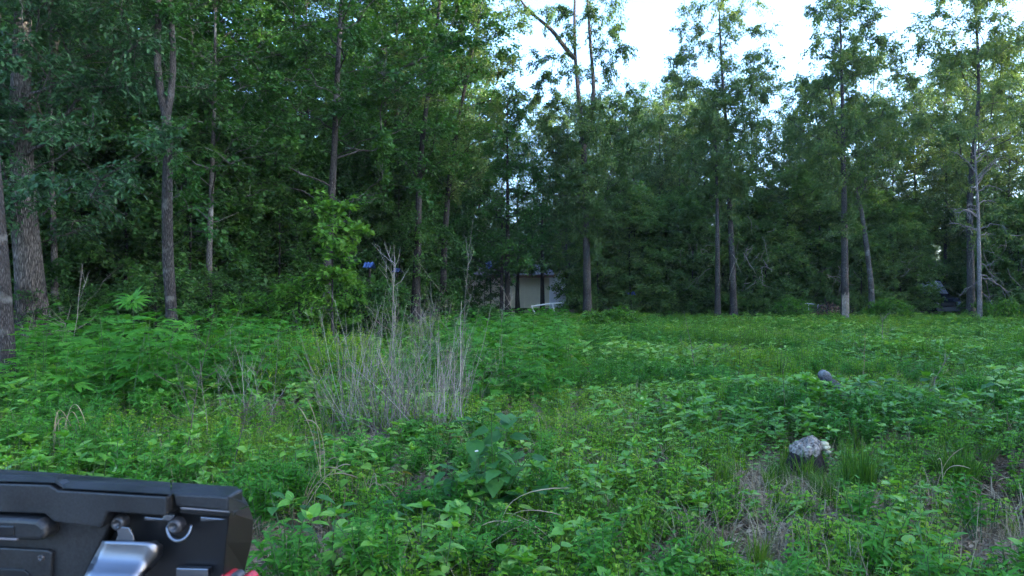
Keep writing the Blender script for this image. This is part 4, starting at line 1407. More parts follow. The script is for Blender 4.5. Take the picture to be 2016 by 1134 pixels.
        leafy_thing('palmate_weed', lab, 'weed', f, [(st, .009, .004)], fr, pl[:2], M['greenstem'], group='hand leaved weeds at the left')
    # ---- bushes at the left edge of the clearing
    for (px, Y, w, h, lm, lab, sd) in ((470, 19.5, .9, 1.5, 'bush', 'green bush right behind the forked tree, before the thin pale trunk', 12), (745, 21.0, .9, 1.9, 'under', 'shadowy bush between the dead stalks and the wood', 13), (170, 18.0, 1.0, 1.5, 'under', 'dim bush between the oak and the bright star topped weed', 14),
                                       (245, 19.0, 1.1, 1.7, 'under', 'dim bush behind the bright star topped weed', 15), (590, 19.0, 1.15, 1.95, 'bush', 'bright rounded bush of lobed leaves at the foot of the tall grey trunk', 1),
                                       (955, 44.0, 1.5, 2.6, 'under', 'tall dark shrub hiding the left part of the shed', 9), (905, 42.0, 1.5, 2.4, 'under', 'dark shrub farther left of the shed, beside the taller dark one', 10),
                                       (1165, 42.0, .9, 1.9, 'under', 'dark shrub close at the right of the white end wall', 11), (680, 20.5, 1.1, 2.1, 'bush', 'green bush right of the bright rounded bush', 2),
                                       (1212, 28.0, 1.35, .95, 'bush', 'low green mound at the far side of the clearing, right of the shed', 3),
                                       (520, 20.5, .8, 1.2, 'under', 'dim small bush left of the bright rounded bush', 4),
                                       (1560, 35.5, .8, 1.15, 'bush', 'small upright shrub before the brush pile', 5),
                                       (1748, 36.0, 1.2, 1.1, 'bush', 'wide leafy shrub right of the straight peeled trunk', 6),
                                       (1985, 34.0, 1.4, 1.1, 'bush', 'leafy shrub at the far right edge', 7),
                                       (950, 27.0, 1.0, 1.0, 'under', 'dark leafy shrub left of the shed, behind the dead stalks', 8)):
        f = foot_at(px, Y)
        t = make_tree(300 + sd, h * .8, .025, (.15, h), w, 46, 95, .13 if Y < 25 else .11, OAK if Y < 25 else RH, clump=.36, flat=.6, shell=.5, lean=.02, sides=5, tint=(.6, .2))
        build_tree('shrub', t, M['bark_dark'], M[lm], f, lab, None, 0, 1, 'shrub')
    # grass tussocks around the stump
    ms = [grass_mesh(rng, 230, .56, .14, M['tussock'], .0052, .26), grass_mesh(rng, 150, .46, .16, M['tussock'], .005, .4), grass_mesh(rng, 260, .60, .17, M['tussock'], .0052, .3)]
    for i, (px, py, s, lab) in enumerate(((1690, 985, .9, 'dense green grass tussock right of the stump'), (1612, 985, .5, 'grass tussock directly in front of the stump'), (1885, 965, .85, 'grass tussock by the bare soil at the right'),
                                          (1530, 955, .5, 'small grass tussock left of the stump foot'), (1640, 1005, .7, 'low grass tussock between the stump and the lower edge'), (960, 1100, .55, 'thin grass tussock beneath the largest broad leaved weed'),
                                          (1290, 715, .9, 'dark grass tussock far out in the middle of the clearing'), (1750, 975, .5, 'yellowish grass tussock right of the dense one'))):
        Y = CAM_H * F / (py - 567)
        tag(link('grass_tussock', ms[i % 3], None, foot_at(px, Y), (0, 0, rng.uniform(0, 6.28)), s), lab, 'grass tussock', 'grass tussocks')['kind'] = 'thing'


heroes()


# ------------------------------------------------------------------ dead stalks, sticks, logs
def sapling_geo(rng, h, nbr, r0=.008, up=.9, lean=(0, 0), spread_=.35, sub=2, bare=.3):
    g = Geo()
    z = np.linspace(0, 1, 8)
    st = np.column_stack([lean[0] * z ** 1.4 + rng.normal(0, .012 * h, 8).cumsum() * .5, lean[1] * z ** 1.4 + rng.normal(0, .012 * h, 8).cumsum() * .5, h * z])
    V, fs = tubes(st[None], np.linspace(r0, r0 * .3, 8)[None], 6); g.add(V, fs, rng.uniform(.25, .6), 0, True)
    for i in range(nbr):
        t = rng.uniform(bare, .95)
        p = np.array([np.interp(t * 7, np.arange(8), st[:, c]) for c in range(3)])
        a = rng.uniform(0, 6.28); L = h * spread_ * (1.15 - .6 * t) * rng.uniform(.6, 1.2)
        e = p + np.array([math.cos(a) * L * .75, math.sin(a) * L * .75, L * up * rng.uniform(.5, 1.2)])
        c = p + (e - p) * .5 + np.array([math.cos(a), math.sin(a), -.35]) * L * .2
        b = bez(p, c, e, 6) + rng.normal(0, .008 * h, (6, 3)) * np.linspace(0, 1, 6)[:, None]
        V, fs = tubes(b[None], np.linspace(r0 * .5, r0 * .18, 6)[None], 4); g.add(V, fs, rng.uniform(.2, .65), 0, True)
        for j in range(sub):
            q = b[rng.integers(2, 5)]
            e2 = q + (e - p) * rng.uniform(.25, .5) + rng.normal(0, L * .18, 3)
            b2 = bez(q, (q + e2) / 2 + rng.normal(0, L * .04, 3), e2, 4)
            V, fs = tubes(b2[None], np.linspace(r0 * .28, r0 * .12, 4)[None], 3); g.add(V, fs, rng.uniform(.4, .9), 0)
    return g


def dead_things():
    rng = np.random.default_rng(2024)

    def ground_Y(py): return CAM_H * F / (py - 567)
    # clumps of dead stalks
    for (px, py, h, n, R, lab) in ((700, 850, 1.15, 70, .30, 'leftmost big clump of dead grey stalks'), (785, 862, 1.10, 85, .22, 'middle big clump of dead grey stalks, leaning fan of stems'), (858, 858, 1.18, 80, .26, 'right big clump of dead grey stalks, behind the largest broad leaved weed'),
                                   (890, 812, 1.05, 45, .28, 'clump of dead stalks farther back, to the right of the three big ones'), (740, 790, 1.1, 50, .4, 'clump of dead stalks farther back, left of the middle'), (500, 835, .85, 24, .3, 'sparse clump of thin grey stalks left of the dead stalk patch'),
                                   (985, 775, .75, 16, .2, 'small brown clump of dead stalks right of the patch'), (830, 690, 1.2, 60, .7, 'dim patch of dead stalks before the dark wood, left of the shed')):
        Y = ground_Y(py); f = foot_at(px, Y)
        root = link('dead_stalk_clump', None, None, f)
        tag(root, lab, 'dead stalks', 'clumps of dead stalks')
        g = Geo(); gt = Geo()
        for i in range(int(n * .8)):
            a = rng.uniform(0, 6.28); r = R * 1.3 * rng.uniform() ** .7
            b = np.array([math.cos(a) * r, math.sin(a) * r * .7, 0]); hh = h * rng.uniform(.4, 1.45)
            e = b + np.array([rng.normal(0, .2) * hh + b[0] * .2, rng.normal(0, .2) * hh, hh * rng.uniform(.85, 1.12)])
            if rng.uniform() < .2: e = b + np.array([rng.normal(0, .6), rng.normal(0, .3), hh * .7])
            path = bez(b, (b + e) / 2 + rng.normal(0, .075, 3), e, 6) + rng.normal(0, .007, (6, 3))
            V, fs = tubes(path[None], np.linspace(.0038, .0013, 6)[None] * rng.uniform(.5, 1.2), 4); g.add(V, fs, np.clip(rng.normal(.55, .25), 0, 1), 0, True)
            for j in range(int(rng.integers(2, 6))):
                t = rng.uniform(.35, 1); q = np.array([np.interp(t * 5, np.arange(6), path[:, c]) for c in range(3)])
                L = rng.uniform(.08, .34); aa = rng.uniform(0, 6.28)
                e2 = q + np.array([math.cos(aa) * L * .5, math.sin(aa) * L * .5, L * rng.uniform(.2, 1)])
                V, fs = tubes(bez(q, (q + e2) / 2 + rng.normal(0, .015, 3), e2, 4)[None], np.linspace(.002, .0009, 4)[None], 3); gt.add(V, fs, np.clip(rng.normal(.5, .25), 0, 1), 0)
        link('stalks', g.mesh('stalks', [M['stalk']]), root)['kind'] = 'stuff'
        link('side_twigs', gt.mesh('side_twigs', [M['stalk']]), root)['kind'] = 'stuff'
    # single bare saplings and sticks: px, py foot, py top, dx at top (px), branches, material
    for (px, py, pt, dx, nb, mt, r0, lab) in ((770, 800, 482, 5, 13, 'stalk', .009, 'bare grey sapling with upswept twigs, rising above the dead stalks'),
                                              (905, 790, 430, 22, 7, 'stalk', .008, 'tallest thin bare sapling, just left of the shed'),
                                              (845, 770, 555, 10, 9, 'stalk', .008, 'bare forked sapling between the two tallest bare saplings'),
                                              (368, 950, 610, 52, 13, 'darkstick', .008, 'dark bare shrub stem with pale forked twigs, right of the forked trunk'),
                                              (455, 955, 660, 72, 10, 'darkstick', .007, 'dark bare stem leaning right, behind the cargo bed end'),
                                              (408, 890, 700, -20, 8, 'stalk', .006, 'short pale bare stem behind the cargo bed'),
                                              (135, 760, 520, 24, 7, 'stalk', .0065, 'bleached bare sapling right of the thick oak'),
                                              (45, 760, 600, 20, 7, 'stalk', .008, 'bare stem between the edge trunk and the oak'),
                                              (112, 740, 600, 30, 7, 'stalk', .008, 'thin bare stem at the foot of the oak'),
                                              (1370, 745, 612, -24, 2, 'stalk', .008, 'thin dry stalk leaning left in the open clearing'),
                                              (1545, 855, 672, -13, 1, 'stalk', .0055, 'straight pale dry stalk behind the stump, to its left'),
                                              (1455, 800, 640, 3, 1, 'darkstick', .005, 'thin dark stalk in the hand leaved weeds'),
                                              (1700, 790, 655, 5, 2, 'straw', .007, 'brown dry dock stalk right behind the grey log'),
                                              (1738, 690, 620, -2, 7, 'stalk', .008, 'small bare twiggy sapling far out right'),
                                              (1825, 800, 700, 66, 5, 'stalk', .011, 'pale forked stick leaning right beside the log'),
                                              (1400, 760, 700, 10, 3, 'darkstick', .006, 'dark dead twig low in the clearing, left of the log'),
                                              (200, 965, 800, -90, 3, 'darkstick', .004, 'thin dark arching stem above the left end of the cargo bed'),
                                              (575, 830, 740, 20, 6, 'stalk', .006, 'small twiggy dead shoot left of the dead stalk patch'),
                                              (640, 860, 690, -35, 5, 'stalk', .007, 'pale stick leaning left before the dead stalks'),
                                              (980, 700, 585, 16, 6, 'stalk', .008, 'grey bare shoot in front of the shed wall'),
                                              (1015, 640, 560, -30, 5, 'stalk', .012, 'pale branched shoot at the shed corner')):
        Y = ground_Y(py); f = foot_at(px, Y); top = P(px + dx, pt, Y) - f
        g = sapling_geo(rng, top[2], nb, r0 * .66 * max(1, Y / 9), lean=(top[0], rng.normal(0, .05)), spread_=.36)
        o = link('dead_sapling', g.mesh('dead_sapling', [M[mt]]), None, f); tag(o, lab, 'dead stem', 'bare dead stems')
    # dry grass heads arching over
    for (px, py, pm, ptip, n, lab) in ((1000, 1080, (960, 1000), (1125, 1026), 3, 'long dry grass stems arching over below the largest broad leaved weed'), (1120, 1095, (1060, 1010), (950, 1040), 2, 'dry grass stems bowed to the left in the foreground middle'),
                                       (118, 925, (125, 790), (140, 860), 5, 'dry drooping grass heads above the cargo bed at left'), (590, 1030, (610, 930), (700, 925), 5, 'tuft of tan dry grass stems right of the cargo bed'),
                                       (720, 1000, (735, 930), (775, 990), 4, 'dry grass heads drooping left of the charred log'), (630, 1000, (640, 870), (600, 800), 3, 'tall tan grass stems rising toward the dead stalks'),
                                       (1850, 1010, (1850, 930), (1900, 900), 3, 'dry bent grass stems near the bare soil')):
        Y = ground_Y(py); f = foot_at(px, Y); g = Geo()
        for i in range(n):
            m = P(pm[0], pm[1], Y) - f + rng.normal(0, .05, 3); e = P(ptip[0], ptip[1], Y) - f + rng.normal(0, .09, 3)
            path = bez(rng.normal(0, .03, 3) * np.array([1, 1, 0]), m * 1.35, e, 12)
            rr = np.linspace(.003, .0014, 12); rr[-4:] = [.0034, .0042, .0036, .0016]
            V, fs = tubes(path[None], rr[None], 4); g.add(V, fs, rng.uniform(.3, .9), 0, True)
        tag(link('dry_grass_stem', g.mesh('dry_grass_stem', [M['straw']]), None, f), lab, 'dry grass', 'dry grass stems')
    # stump
    dark = plain_mat('charred wood', (.045, .036, .032), .9, spec=.15, nscale=30, colour2=(.008, .007, .007), bump=1.0)
    top_m = plain_mat('weathered stump top', (.36, .31, .26), .9, spec=.15, nscale=34, colour2=(.03, .025, .02), bump=1.0)
    fung = plain_mat('pale fungus', (.50, .47, .33), .8, spec=.2, nscale=40, colour2=(.28, .26, .16), bump=.4)
    f = foot_at(1588, 7.0) + np.array([0, 0, .13])
    root = link('tree_stump', None, None, f, (0, 0, .4), (.74, .74, .9)); tag(root, 'charred tree stump with a cracked grey top among grass tussocks', 'tree stump')
    g = Geo(); k = 7; sN = 28
    ang = np.linspace(0, 2 * np.pi, sN, endpoint=False)
    prof = [(.24, -.08), (.215, .03), (.19, .09), (.182, .13), (.178, .155), (.15, .16)]
    rings_ = []
    rough = 1 + .10 * np.sin(ang * 3 + 1) + .06 * np.sin(ang * 7) + rng.normal(0, .035, sN)
    for (r, z) in prof:
        rr = r * rough * (1 + rng.normal(0, .02, sN)); rings_.append(np.column_stack([np.cos(ang) * rr, np.sin(ang) * rr, np.full(sN, z) + (.03 * np.sin(ang + 2.2) if z > .15 else 0)]))
    V = np.concatenate(rings_); idx = np.arange(len(V)).reshape(len(prof), sN)
    q = np.stack([idx[:-1], np.roll(idx, -1, 1)[:-1], np.roll(idx, -1, 1)[1:], idx[1:]], -1).reshape(-1, 4)
    g.add(V, [q], .5, 0, False)
    link('stump_side', g.mesh('stump_side', [dark]), root)
    g = Geo(); rings_ = []
    fr = [1.06, 1.0, .8, .58, .34, .12]
    for i, s_ in enumerate(fr):
        zz = .185 + .03 * np.sin(ang + 2.2) + (.060 * (1 - s_ ** 3)) + .03 * s_ * np.cos(ang - .9) + rng.normal(0, .012, sN) + (0.0 if i else -.035)
        rings_.append(np.column_stack([np.cos(ang) * .186 * rough * s_, np.sin(ang) * .186 * rough * s_, zz]))
    V = np.concatenate(rings_); idx = np.arange(len(V)).reshape(len(fr), sN)
    q = np.stack([idx[:-1], np.roll(idx, -1, 1)[:-1], np.roll(idx, -1, 1)[1:], idx[1:]], -1).reshape(-1, 4)
    g.add(V, [q, idx[-1:]], .5, 0, False)
    link('stump_top', g.mesh('stump_top', [top_m]), root)
    for (dx, dy, dz, r) in ((.20, -.09, .20, .060), (.235, -.10, .165, .055), (.19, -.13, .165, .05), (.25, -.07, .125, .045), (.225, -.14, .12, .04), (-.13, -.17, .20, .03)):
        g = Geo(); nu, nv = 10, 5
        V = []
        for v in range(nv):
            ph = -.5 + v / (nv - 1) * (math.pi / 2 + .5)
            for u in range(nu):
                a = 2 * math.pi * u / nu; rr = r * math.cos(ph) * (1 + .12 * math.sin(3 * a + dx * 50))
                V.append([dx + math.cos(a) * rr, dy + math.sin(a) * rr, dz + math.sin(ph) * r * .45])
        idx = np.arange(nu * nv).reshape(nv, nu)
        q = np.stack([idx[:-1], np.roll(idx, -1, 1)[:-1], np.roll(idx, -1, 1)[1:], idx[1:]], -1).reshape(-1, 4)
        g.add(V, [q], .5, 0, True); link('fungus', g.mesh('fungus', [fung]), root)

    # logs
    def log(name, p0, p1, r0, r1, mat, matend, lab, cat, rough=.06, sides=14):
        c = (p0 + p1) / 2
        path = np.linspace(0, 1, 10)[:, None] * (p1 - p0) + p0 - c
        path[1:-1] += rng.normal(0, .008, (8, 3))
        rt = link(name, None, None, c); tag(rt, lab, cat)
        g = Geo(); V, fs = rough_tube(path, np.linspace(r0, r1, 10), sides, rough, rng, .02)
        g.add(V, fs, .5, 0, False)
        Vr = V.reshape(10, sides, 3)
        link('bark', g.mesh('bark', [mat]), rt)
        for e in (0, 9):
            g = Geo(); ring = Vr[e]; cc = ring.mean(0); inner = cc + (ring - cc) * .5 + rng.normal(0, .008, (sides, 3))
            V2 = np.concatenate([ring, inner, cc[None]]); i1 = np.arange(sides); i2 = i1 + sides
            q = np.stack([i1, np.roll(i1, -1), np.roll(i2, -1), i2], -1); t3 = np.stack([i2, np.roll(i2, -1), np.full(sides, 2 * sides)], -1)
            g.add(V2, [q, t3], .5, 0); link('cut_end', g.mesh('cut_end', [matend]), rt)
        return rt
    Yl = 10.2
    log('fallen_log', P(1620, 738, Yl + .5), P(1668, 792, Yl - .4), .08, .1, M['bark_pale'], top_m, 'weathered grey log lying tilted in the weeds behind the stump', 'log')
    Y6 = 5.9
    log('charred_log', P(790, 1010, Y6), P(885, 962, Y6 + .35), .075, .06, dark, dark, 'charred black log half hidden left of the largest broad leaved weed', 'log')
    log('grey_stick', P(745, 1015, Y6 - .25), P(880, 935, Y6 + .1), .013, .009, M['bark_pale'], M['bark_pale'], 'straight brown stick lying across the charred log', 'stick', .03, 7)
    f = foot_at(838, 5.72)
    g = Geo(); nu, nv = 12, 7; V = []
    for v in range(nv):
        ph = -math.pi / 2 + math.pi * v / (nv - 1)
        for u in range(nu):
            a = 2 * math.pi * u / nu; V.append([.10 * math.cos(ph) * math.cos(a) * (1 + .15 * math.sin(2 * a + v)), .07 * math.cos(ph) * math.sin(a), .055 * math.sin(ph) + .05])
    idx = np.arange(nu * nv).reshape(nv, nu)
    q = np.stack([idx[:-1], np.roll(idx, -1, 1)[:-1], np.roll(idx, -1, 1)[1:], idx[1:]], -1).reshape(-1, 4)
    tag(link('stone', Geo().add(V, [q], .5, 0, True).mesh('stone', [plain_mat('grey stone', (.26, .26, .25), .9, nscale=25, colour2=(.12, .12, .12), bump=.6)]), None, f), 'grey stone beside the charred log', 'stone')
    # brush lying around the log
    for (px, py, n, R, mt, lab) in ((1730, 800, 34, .55, 'darkstick', 'heap of dead brush and twigs lying beside the grey log'), (1900, 800, 16, .6, 'stalk', 'loose pale twigs on the ground at the right'), (1700, 870, 16, .35, 'darkstick', 'dark twigs on the ground behind the grass tussocks'),
                                    (1945, 960, 26, .45, 'straw', 'dry twigs and straw on the bare soil at the right'), (1690, 1050, 16, .25, 'straw', 'tan straw lying before the dense grass tussock'), (1400, 1110, 8, .4, 'darkstick', 'a few dark twigs on the bare soil at the lower edge'), (1640, 675, 16, .9, 'stalk', 'grey branches lying in the far middle of the clearing')):
        Y = ground_Y(py); f = foot_at(px, Y); heap = tag(link('brush_heap', None, None, f), lab, 'brush')
        for i in range(n):
            g = Geo(); c = np.array([rng.normal(0, R * .6), rng.normal(0, R * .5), abs(rng.normal(.03, .06))]); a = rng.uniform(0, 6.28); L = R * rng.uniform(.3, 1.2)
            dv = np.array([math.cos(a), math.sin(a), rng.normal(.05, .2)]) * L / 2
            V, fs = tubes(bez(c - dv, c + rng.normal(0, .05, 3), c + dv, 6)[None], np.linspace(1, .4, 6)[None] * rng.uniform(.003, .009) * max(1, Y / 9), 4); g.add(V, fs, rng.uniform(.2, .9), 0, True)
            link('twig', g.mesh('twig', [M[mt]]), heap)
    # brown brush pile under the far trees
    f = foot_at(1632, 38.2); root = link('brush_pile', None, None, f); tag(root, 'brown brush pile under the trees, left of the straight peeled trunk', 'brush pile')
    g = Geo(); gl = Geo()
    for i in range(130):
        a = rng.uniform(0, 6.28); r = 1.0 * math.sqrt(rng.uniform()); c = np.array([math.cos(a) * r, math.sin(a) * r * .7, 0]); c[2] = rng.uniform(0.1, 1.15 * (1.05 - r * .75))
        d = unit(rng.normal(size=3) * np.array([1, 1, .35])) * rng.uniform(.3, .8)
        V, fs = tubes(bez(c - d, c + rng.normal(0, .1, 3), c + d, 5)[None], np.linspace(.028, .008, 5)[None], 4); g.add(V, fs, rng.uniform(.2, 1), 0, True)
    n = 900
    a = rng.uniform(0, 6.28, n); r = np.sqrt(rng.uniform(0, 1, n)); pos = np.column_stack([np.cos(a) * r, np.sin(a) * r * .7, rng.uniform(0.05, 1.1, n) * (1.05 - r * .75)])
    put(gl, RH, pos, rng.normal(size=(n, 3)), rng.normal(size=(n, 3)), .13, rng.uniform(0, 1, n))
    link('branches', g.mesh('branches', [M['darkstick']]), root)['kind'] = 'stuff'
    link('dead_leaves', gl.mesh('dead_leaves', [leaf_mat('dead brown leaves', (.11, .06, .04), (.24, .14, .09), (.36, .24, .16), .1, .8, .2)]), root)['kind'] = 'stuff'
    # dead tree on the right
    f = foot_at(1929, 34.0)
    root = link('dead_tree', None, None, f); tag(root, 'small dead tree with bleached bare branches at the right', 'dead tree')
    tr = local([f + [0, 0, -.1], P(1928, 540, 34), P(1927, 460, 34), P(1925, 400, 34), P(1921, 330, 34), P(1919, 282, 34)], f)
    tr = resample(tr, 16); g = Geo(); V, fs = rough_tube(tr, np.linspace(.125, .03, 16), 10, .06, rng); g.add(V, fs, .6, 0, True)
    link('trunk', g.mesh('trunk', [M['dead_wood']]), root)
    gt = Geo()
    for i in range(26):
        t = rng.uniform(.18, .98); p = np.array([np.interp(t * 15, np.arange(16), tr[:, c]) for c in range(3)])
        sgn = rng.choice([-1, 1]); L = rng.uniform(.8, 2.0) * (1.2 - .5 * t)
        dr = -.9 if t < .45 else (.2 if t < .75 else .9)
        e = p + np.array([sgn * L * .85, rng.normal(0, .5), L * dr * rng.uniform(.4, 1)])
        b = bez(p, p + (e - p) * .5 + np.array([0, 0, .25 * L]), e, 7) + rng.normal(0, .03, (7, 3)); b[0] = p
        V, fs = tubes(b[None], np.linspace(.034, .011, 7)[None], 5)
        if i < 9:
            gg = Geo(); gg.add(V, fs, .6, 0, True); link('branch', gg.mesh('branch', [M['dead_wood']]), root)
        else: gt.add(V, fs, .6, 0, True)
        for j in range(5):
            q = b[rng.integers(2, 7)]; e2 = q + np.array([sgn * rng.uniform(-.2, .7), rng.normal(0, .3), rng.uniform(-.8, .4)]) * L * .45
            V, fs = tubes(bez(q, (q + e2) / 2 + rng.normal(0, .05, 3), e2, 5)[None], np.linspace(.015, .006, 5)[None], 3); gt.add(V, fs, .7, 0)
    link('twigs', gt.mesh('twigs', [M['dead_wood']]), root)['kind'] = 'stuff'
    # bare drooping branches low in the right trees
    for (px, py, Y, R, sd, lab) in ((1480, 480, 36.3, 1.5, 1, 'bare hooked branches hanging beside the tall hickory of the pair'), (1490, 530, 37.2, 1.3, 2, 'dead curled branches low between the pair and the brush pile'), (1380, 500, 36, 1.0, 3, 'dead twigs left of the straight dark trunk'), (1655, 540, 38, 1.1, 4, 'grey hanging vines between the straight and the crooked trunk'),
                                    (1960, 500, 36, 1.6, 5, 'tangle of bare twigs hanging right of the dead tree'), (1800, 520, 39, 1.3, 6, 'thin bare twigs before the dark van')):
        r2 = np.random.default_rng(600 + sd); g = Geo(); f = P(px, py, Y)
        for i in range(14):
            p = r2.normal(0, .4, 3) * R; e = p + np.array([r2.normal(0, .45), r2.normal(0, .4), r2.uniform(-1.3, .4)]) * R * r2.uniform(.4, 1)
            V, fs = tubes((bez(p, (p + e) / 2 + r2.normal(0, .12 * R, 3), e, 6) + r2.normal(0, .02 * R, (6, 3)))[None], np.linspace(.014, .005, 6)[None], 4); g.add(V, fs, r2.uniform(.2, .7), 0, True)
        tag(link('dead_branch', g.mesh('dead_branch', [M['stalk']]), None, f), lab, 'dead branch')
    # tiny white blossoms and scraps
    wm = plain_mat('white petals', (.6, .6, .57), .6)
    for (px, py, Y, r, n, lab) in ((938, 888, 5.35, .009, 5, 'single small white flower on the largest broad leaved weed'), (1062, 966, 5.3, .008, 5, 'tiny white flower right of the largest broad leaved weed'), (1760, 1108, 4.75, .03, 9, 'loose head of small pale flowers at the lower right'), (1950, 897, 7.6, .03, 6, 'white petals lying on the bare soil at the right')):
        f = P(px, py, Y); g = Geo()
        pos = np.zeros((n, 3)) + rng.normal(0, r * (.3 if n < 6 else 1.4), (n, 3)); a = np.arange(n) * 6.28 / n
        put(g, tpl_ovate(.45, .05, .1), pos, np.column_stack([np.cos(a), np.full(n, -.3), np.sin(a)]), np.tile([[0, -1., .4]], (n, 1)), r * 1.2, .5)
        V, fs = tubes(np.array([[0, .01, 0], [0, .02, -f[2] / 2], [0.01, .03, -f[2]]])[None], np.full((1, 3), .0018), 3)
        root = link('wild_flower', None, None, f); tag(root, lab, 'flower')
        link('petals', g.mesh('petals', [wm]), root)
        if py != 897: link('stem', Geo().add(V, fs, .5).mesh('stem', [M['greenstem']]), root)


dead_things()


# ------------------------------------------------------------------ things under the far trees
def box_geo(g, x0, x1, y0, y1, z0, z1, tint=.5, mat=0):
    V = np.array([[x, y, z] for z in (z0, z1) for y in (y0, y1) for x in (x0, x1)])
    q = np.array([[0, 2, 3, 1], [4, 5, 7, 6], [0, 1, 5, 4], [2, 6, 7, 3], [0, 4, 6, 2], [1, 3, 7, 5]])
    g.add(V, [q], tint, mat)
    return g


def bevel(o, w=.01, seg=2):
    b = o.modifiers.new('bevel', 'BEVEL'); b.width = w; b.segments = seg; b.limit_method = 'ANGLE'; b.angle_limit = math.radians(35)
    return o


def shed():
    rng = np.random.default_rng(44)
    Y = 48.0
    corner = P(1083, 606, Y); corner[2] = 0
    rt = link('shed', None, None, (corner[0], corner[1], 0), (0, 0, math.radians(-24)))
    tag(rt, 'tan shed with a white end wall and a brown eave, half hidden behind trees', 'shed')
    tan = plain_mat('tan painted board', (.78, .72, .52), .7, noise=.08, nscale=3)
    white = plain_mat('white painted board', (.86, .87, .88), .6, noise=.05, nscale=3)
    brown = plain_mat('brown fascia board', (.16, .085, .05), .7, noise=.3, nscale=8)
    metal = plain_mat('grey roofing sheet', (.16, .165, .17), .6, .3, noise=.4, nscale=5)
    dark = plain_mat('dark gap', (.03, .028, .026), .9)
    # local frame: front wall runs along -x from the corner, end wall along +y
    W, D, z0, z1 = 6.4, 3.0, .42, 2.62
    n = 14
    for i in range(n):
        x1 = -i * W / n; x0 = x1 - W / n + .012
        link('front_board', box_geo(Geo(), x0, x1, 0, .03 + .006 * (i % 2), z0, z1).mesh('front_board', [tan]), rt)
    n = 8
    for i in range(n):
        y0 = .05 + i * D / n; y1 = y0 + D / n - .012
        zt = z1 + .55 * (1 - abs((y0 + y1) / 2 - D / 2) / (D / 2))
        link('end_board', box_geo(Geo(), -.03 - .006 * (i % 2), .002, y0, y1, z0, zt).mesh('end_board', [white]), rt)
    link('corner_trim', box_geo(Geo(), -.06, .018, -.014, .045, z0, z1).mesh('corner_trim', [white]), rt)
    g = Geo(); box_geo(g, -W, -.05, .06, D, z0 - .02, z1); link('inner_shell', g.mesh('inner_shell', [dark]), rt)
    # roof slopes with raised ribs
    for sgn in (0, 1):
        g = Geo()
        ye = -.35 if sgn == 0 else D + .35
        ze = z1 - .02
        yr, zr = D / 2, z1 + .72
        for k in range(22):
            xa = .38 - k * (W + .75) / 22; xb = xa - (W + .75) / 22
            for (u0, u1, h) in ((0, .2, .03), (.2, 1, 0)):
                p, q_ = xa + (xb - xa) * u0, xa + (xb - xa) * u1
                V = np.array([[p, ye, ze + h], [q_, ye, ze + h], [q_, yr, zr + h], [p, yr, zr + h], [p, ye, ze - .02], [q_, ye, ze - .02], [q_, yr, zr - .02], [p, yr, zr - .02]])
                f = np.array([[0, 1, 2, 3], [7, 6, 5, 4], [0, 4, 5, 1], [2, 6, 7, 3], [0, 3, 7, 4], [1, 5, 6, 2]])
                g.add(V, [f], .5)
        link('roof', g.mesh('roof', [metal]), rt)
        g = Geo(); box_geo(g, -W - .38, .39, ye - .03, ye, ze - .17, ze + .02); link('fascia', g.mesh('fascia', [brown]), rt)
        # rake board along the gable
        V = np.array([[.40, ye, ze - .16], [.40, ye, ze + .01], [.40, yr, zr + .01], [.40, yr, zr - .16], [.36, ye, ze - .16], [.36, ye, ze + .01], [.36, yr, zr + .01], [.36, yr, zr - .16]])
        f = np.array([[0, 3, 2, 1], [4, 5, 6, 7], [0, 1, 5, 4], [2, 3, 7, 6], [1, 2, 6, 5], [0, 4, 7, 3]])
        link('rake_board', Geo().add(V, [f]).mesh('rake_board', [brown]), rt)
    for x in (-.25, -2.2, -4.2, -6.2):
        for y in (.2, D - .3):
            link('pier', box_geo(Geo(), x - .15, x + .15, y, y + .3, -.1, z0 - .025).mesh('pier', [dark]), rt)
    # door handle bar and hinge on the white end wall
    link('door_bar', box_geo(Geo(), .004, .03, 1.05, 1.10, 1.2, 1.75).mesh('door_bar', [dark]), rt)
    # dark trunks standing before the wall
    for (px, Yt, r, sd, lab) in ((1019, 44, .16, 1, 'left dark trunk standing in front of the tan shed wall'), (1068, 43, .16, 2, 'right dark trunk standing in front of the tan shed wall'), (988, 42, .13, 3, 'grey trunk standing at the left end of the visible shed wall')):
        f = foot_at(px, Yt)
        # the crown starts above the eave
        ro = ([P(a, b, 43.2) - f for a, b in ((935, 520), (955, 505), (975, 525), (990, 508), (1010, 524), (1030, 510), (1045, 526), (1062, 512), (1080, 524), (1095, 512), (1108, 522), (920, 535), (945, 545), (965, 552), (1000, 536), (1050, 532), (925, 520), (940, 532), (958, 530), (972, 536), (985, 530), (1020, 533), (1035, 528), (1072, 532), (1090, 531), (1104, 531), (930, 545), (950, 520), (980, 545))] if sd == 1 else [])
        t = make_tree(500 + sd, 8.5, r, (2.7, 6.0), 1.1, 26, 190 if sd == 1 else 70, .13, MAP, extra=ro, clump=.5, flat=.4, lean=.006, profile='column', sides=10)
        build_tree('shade_tree', t, M['bark_dark'] if sd < 3 else M['bark_brown'], M['under'], f, lab)
    # white pipe frame lying tipped before the wall
    pw = plain_mat('white pipe', (.80, .80, .78), .5)
    Yp = 39.0
    a, b = P(1046, 603, Yp), P(1080, 598, Yp)
    rt2 = link('pipe_frame', None, None, (a[0], a[1], 0)); tag(rt2, 'tipped white pipe frame lying in front of the shed', 'pipe frame')
    o3 = np.array([a[0], a[1], 0])
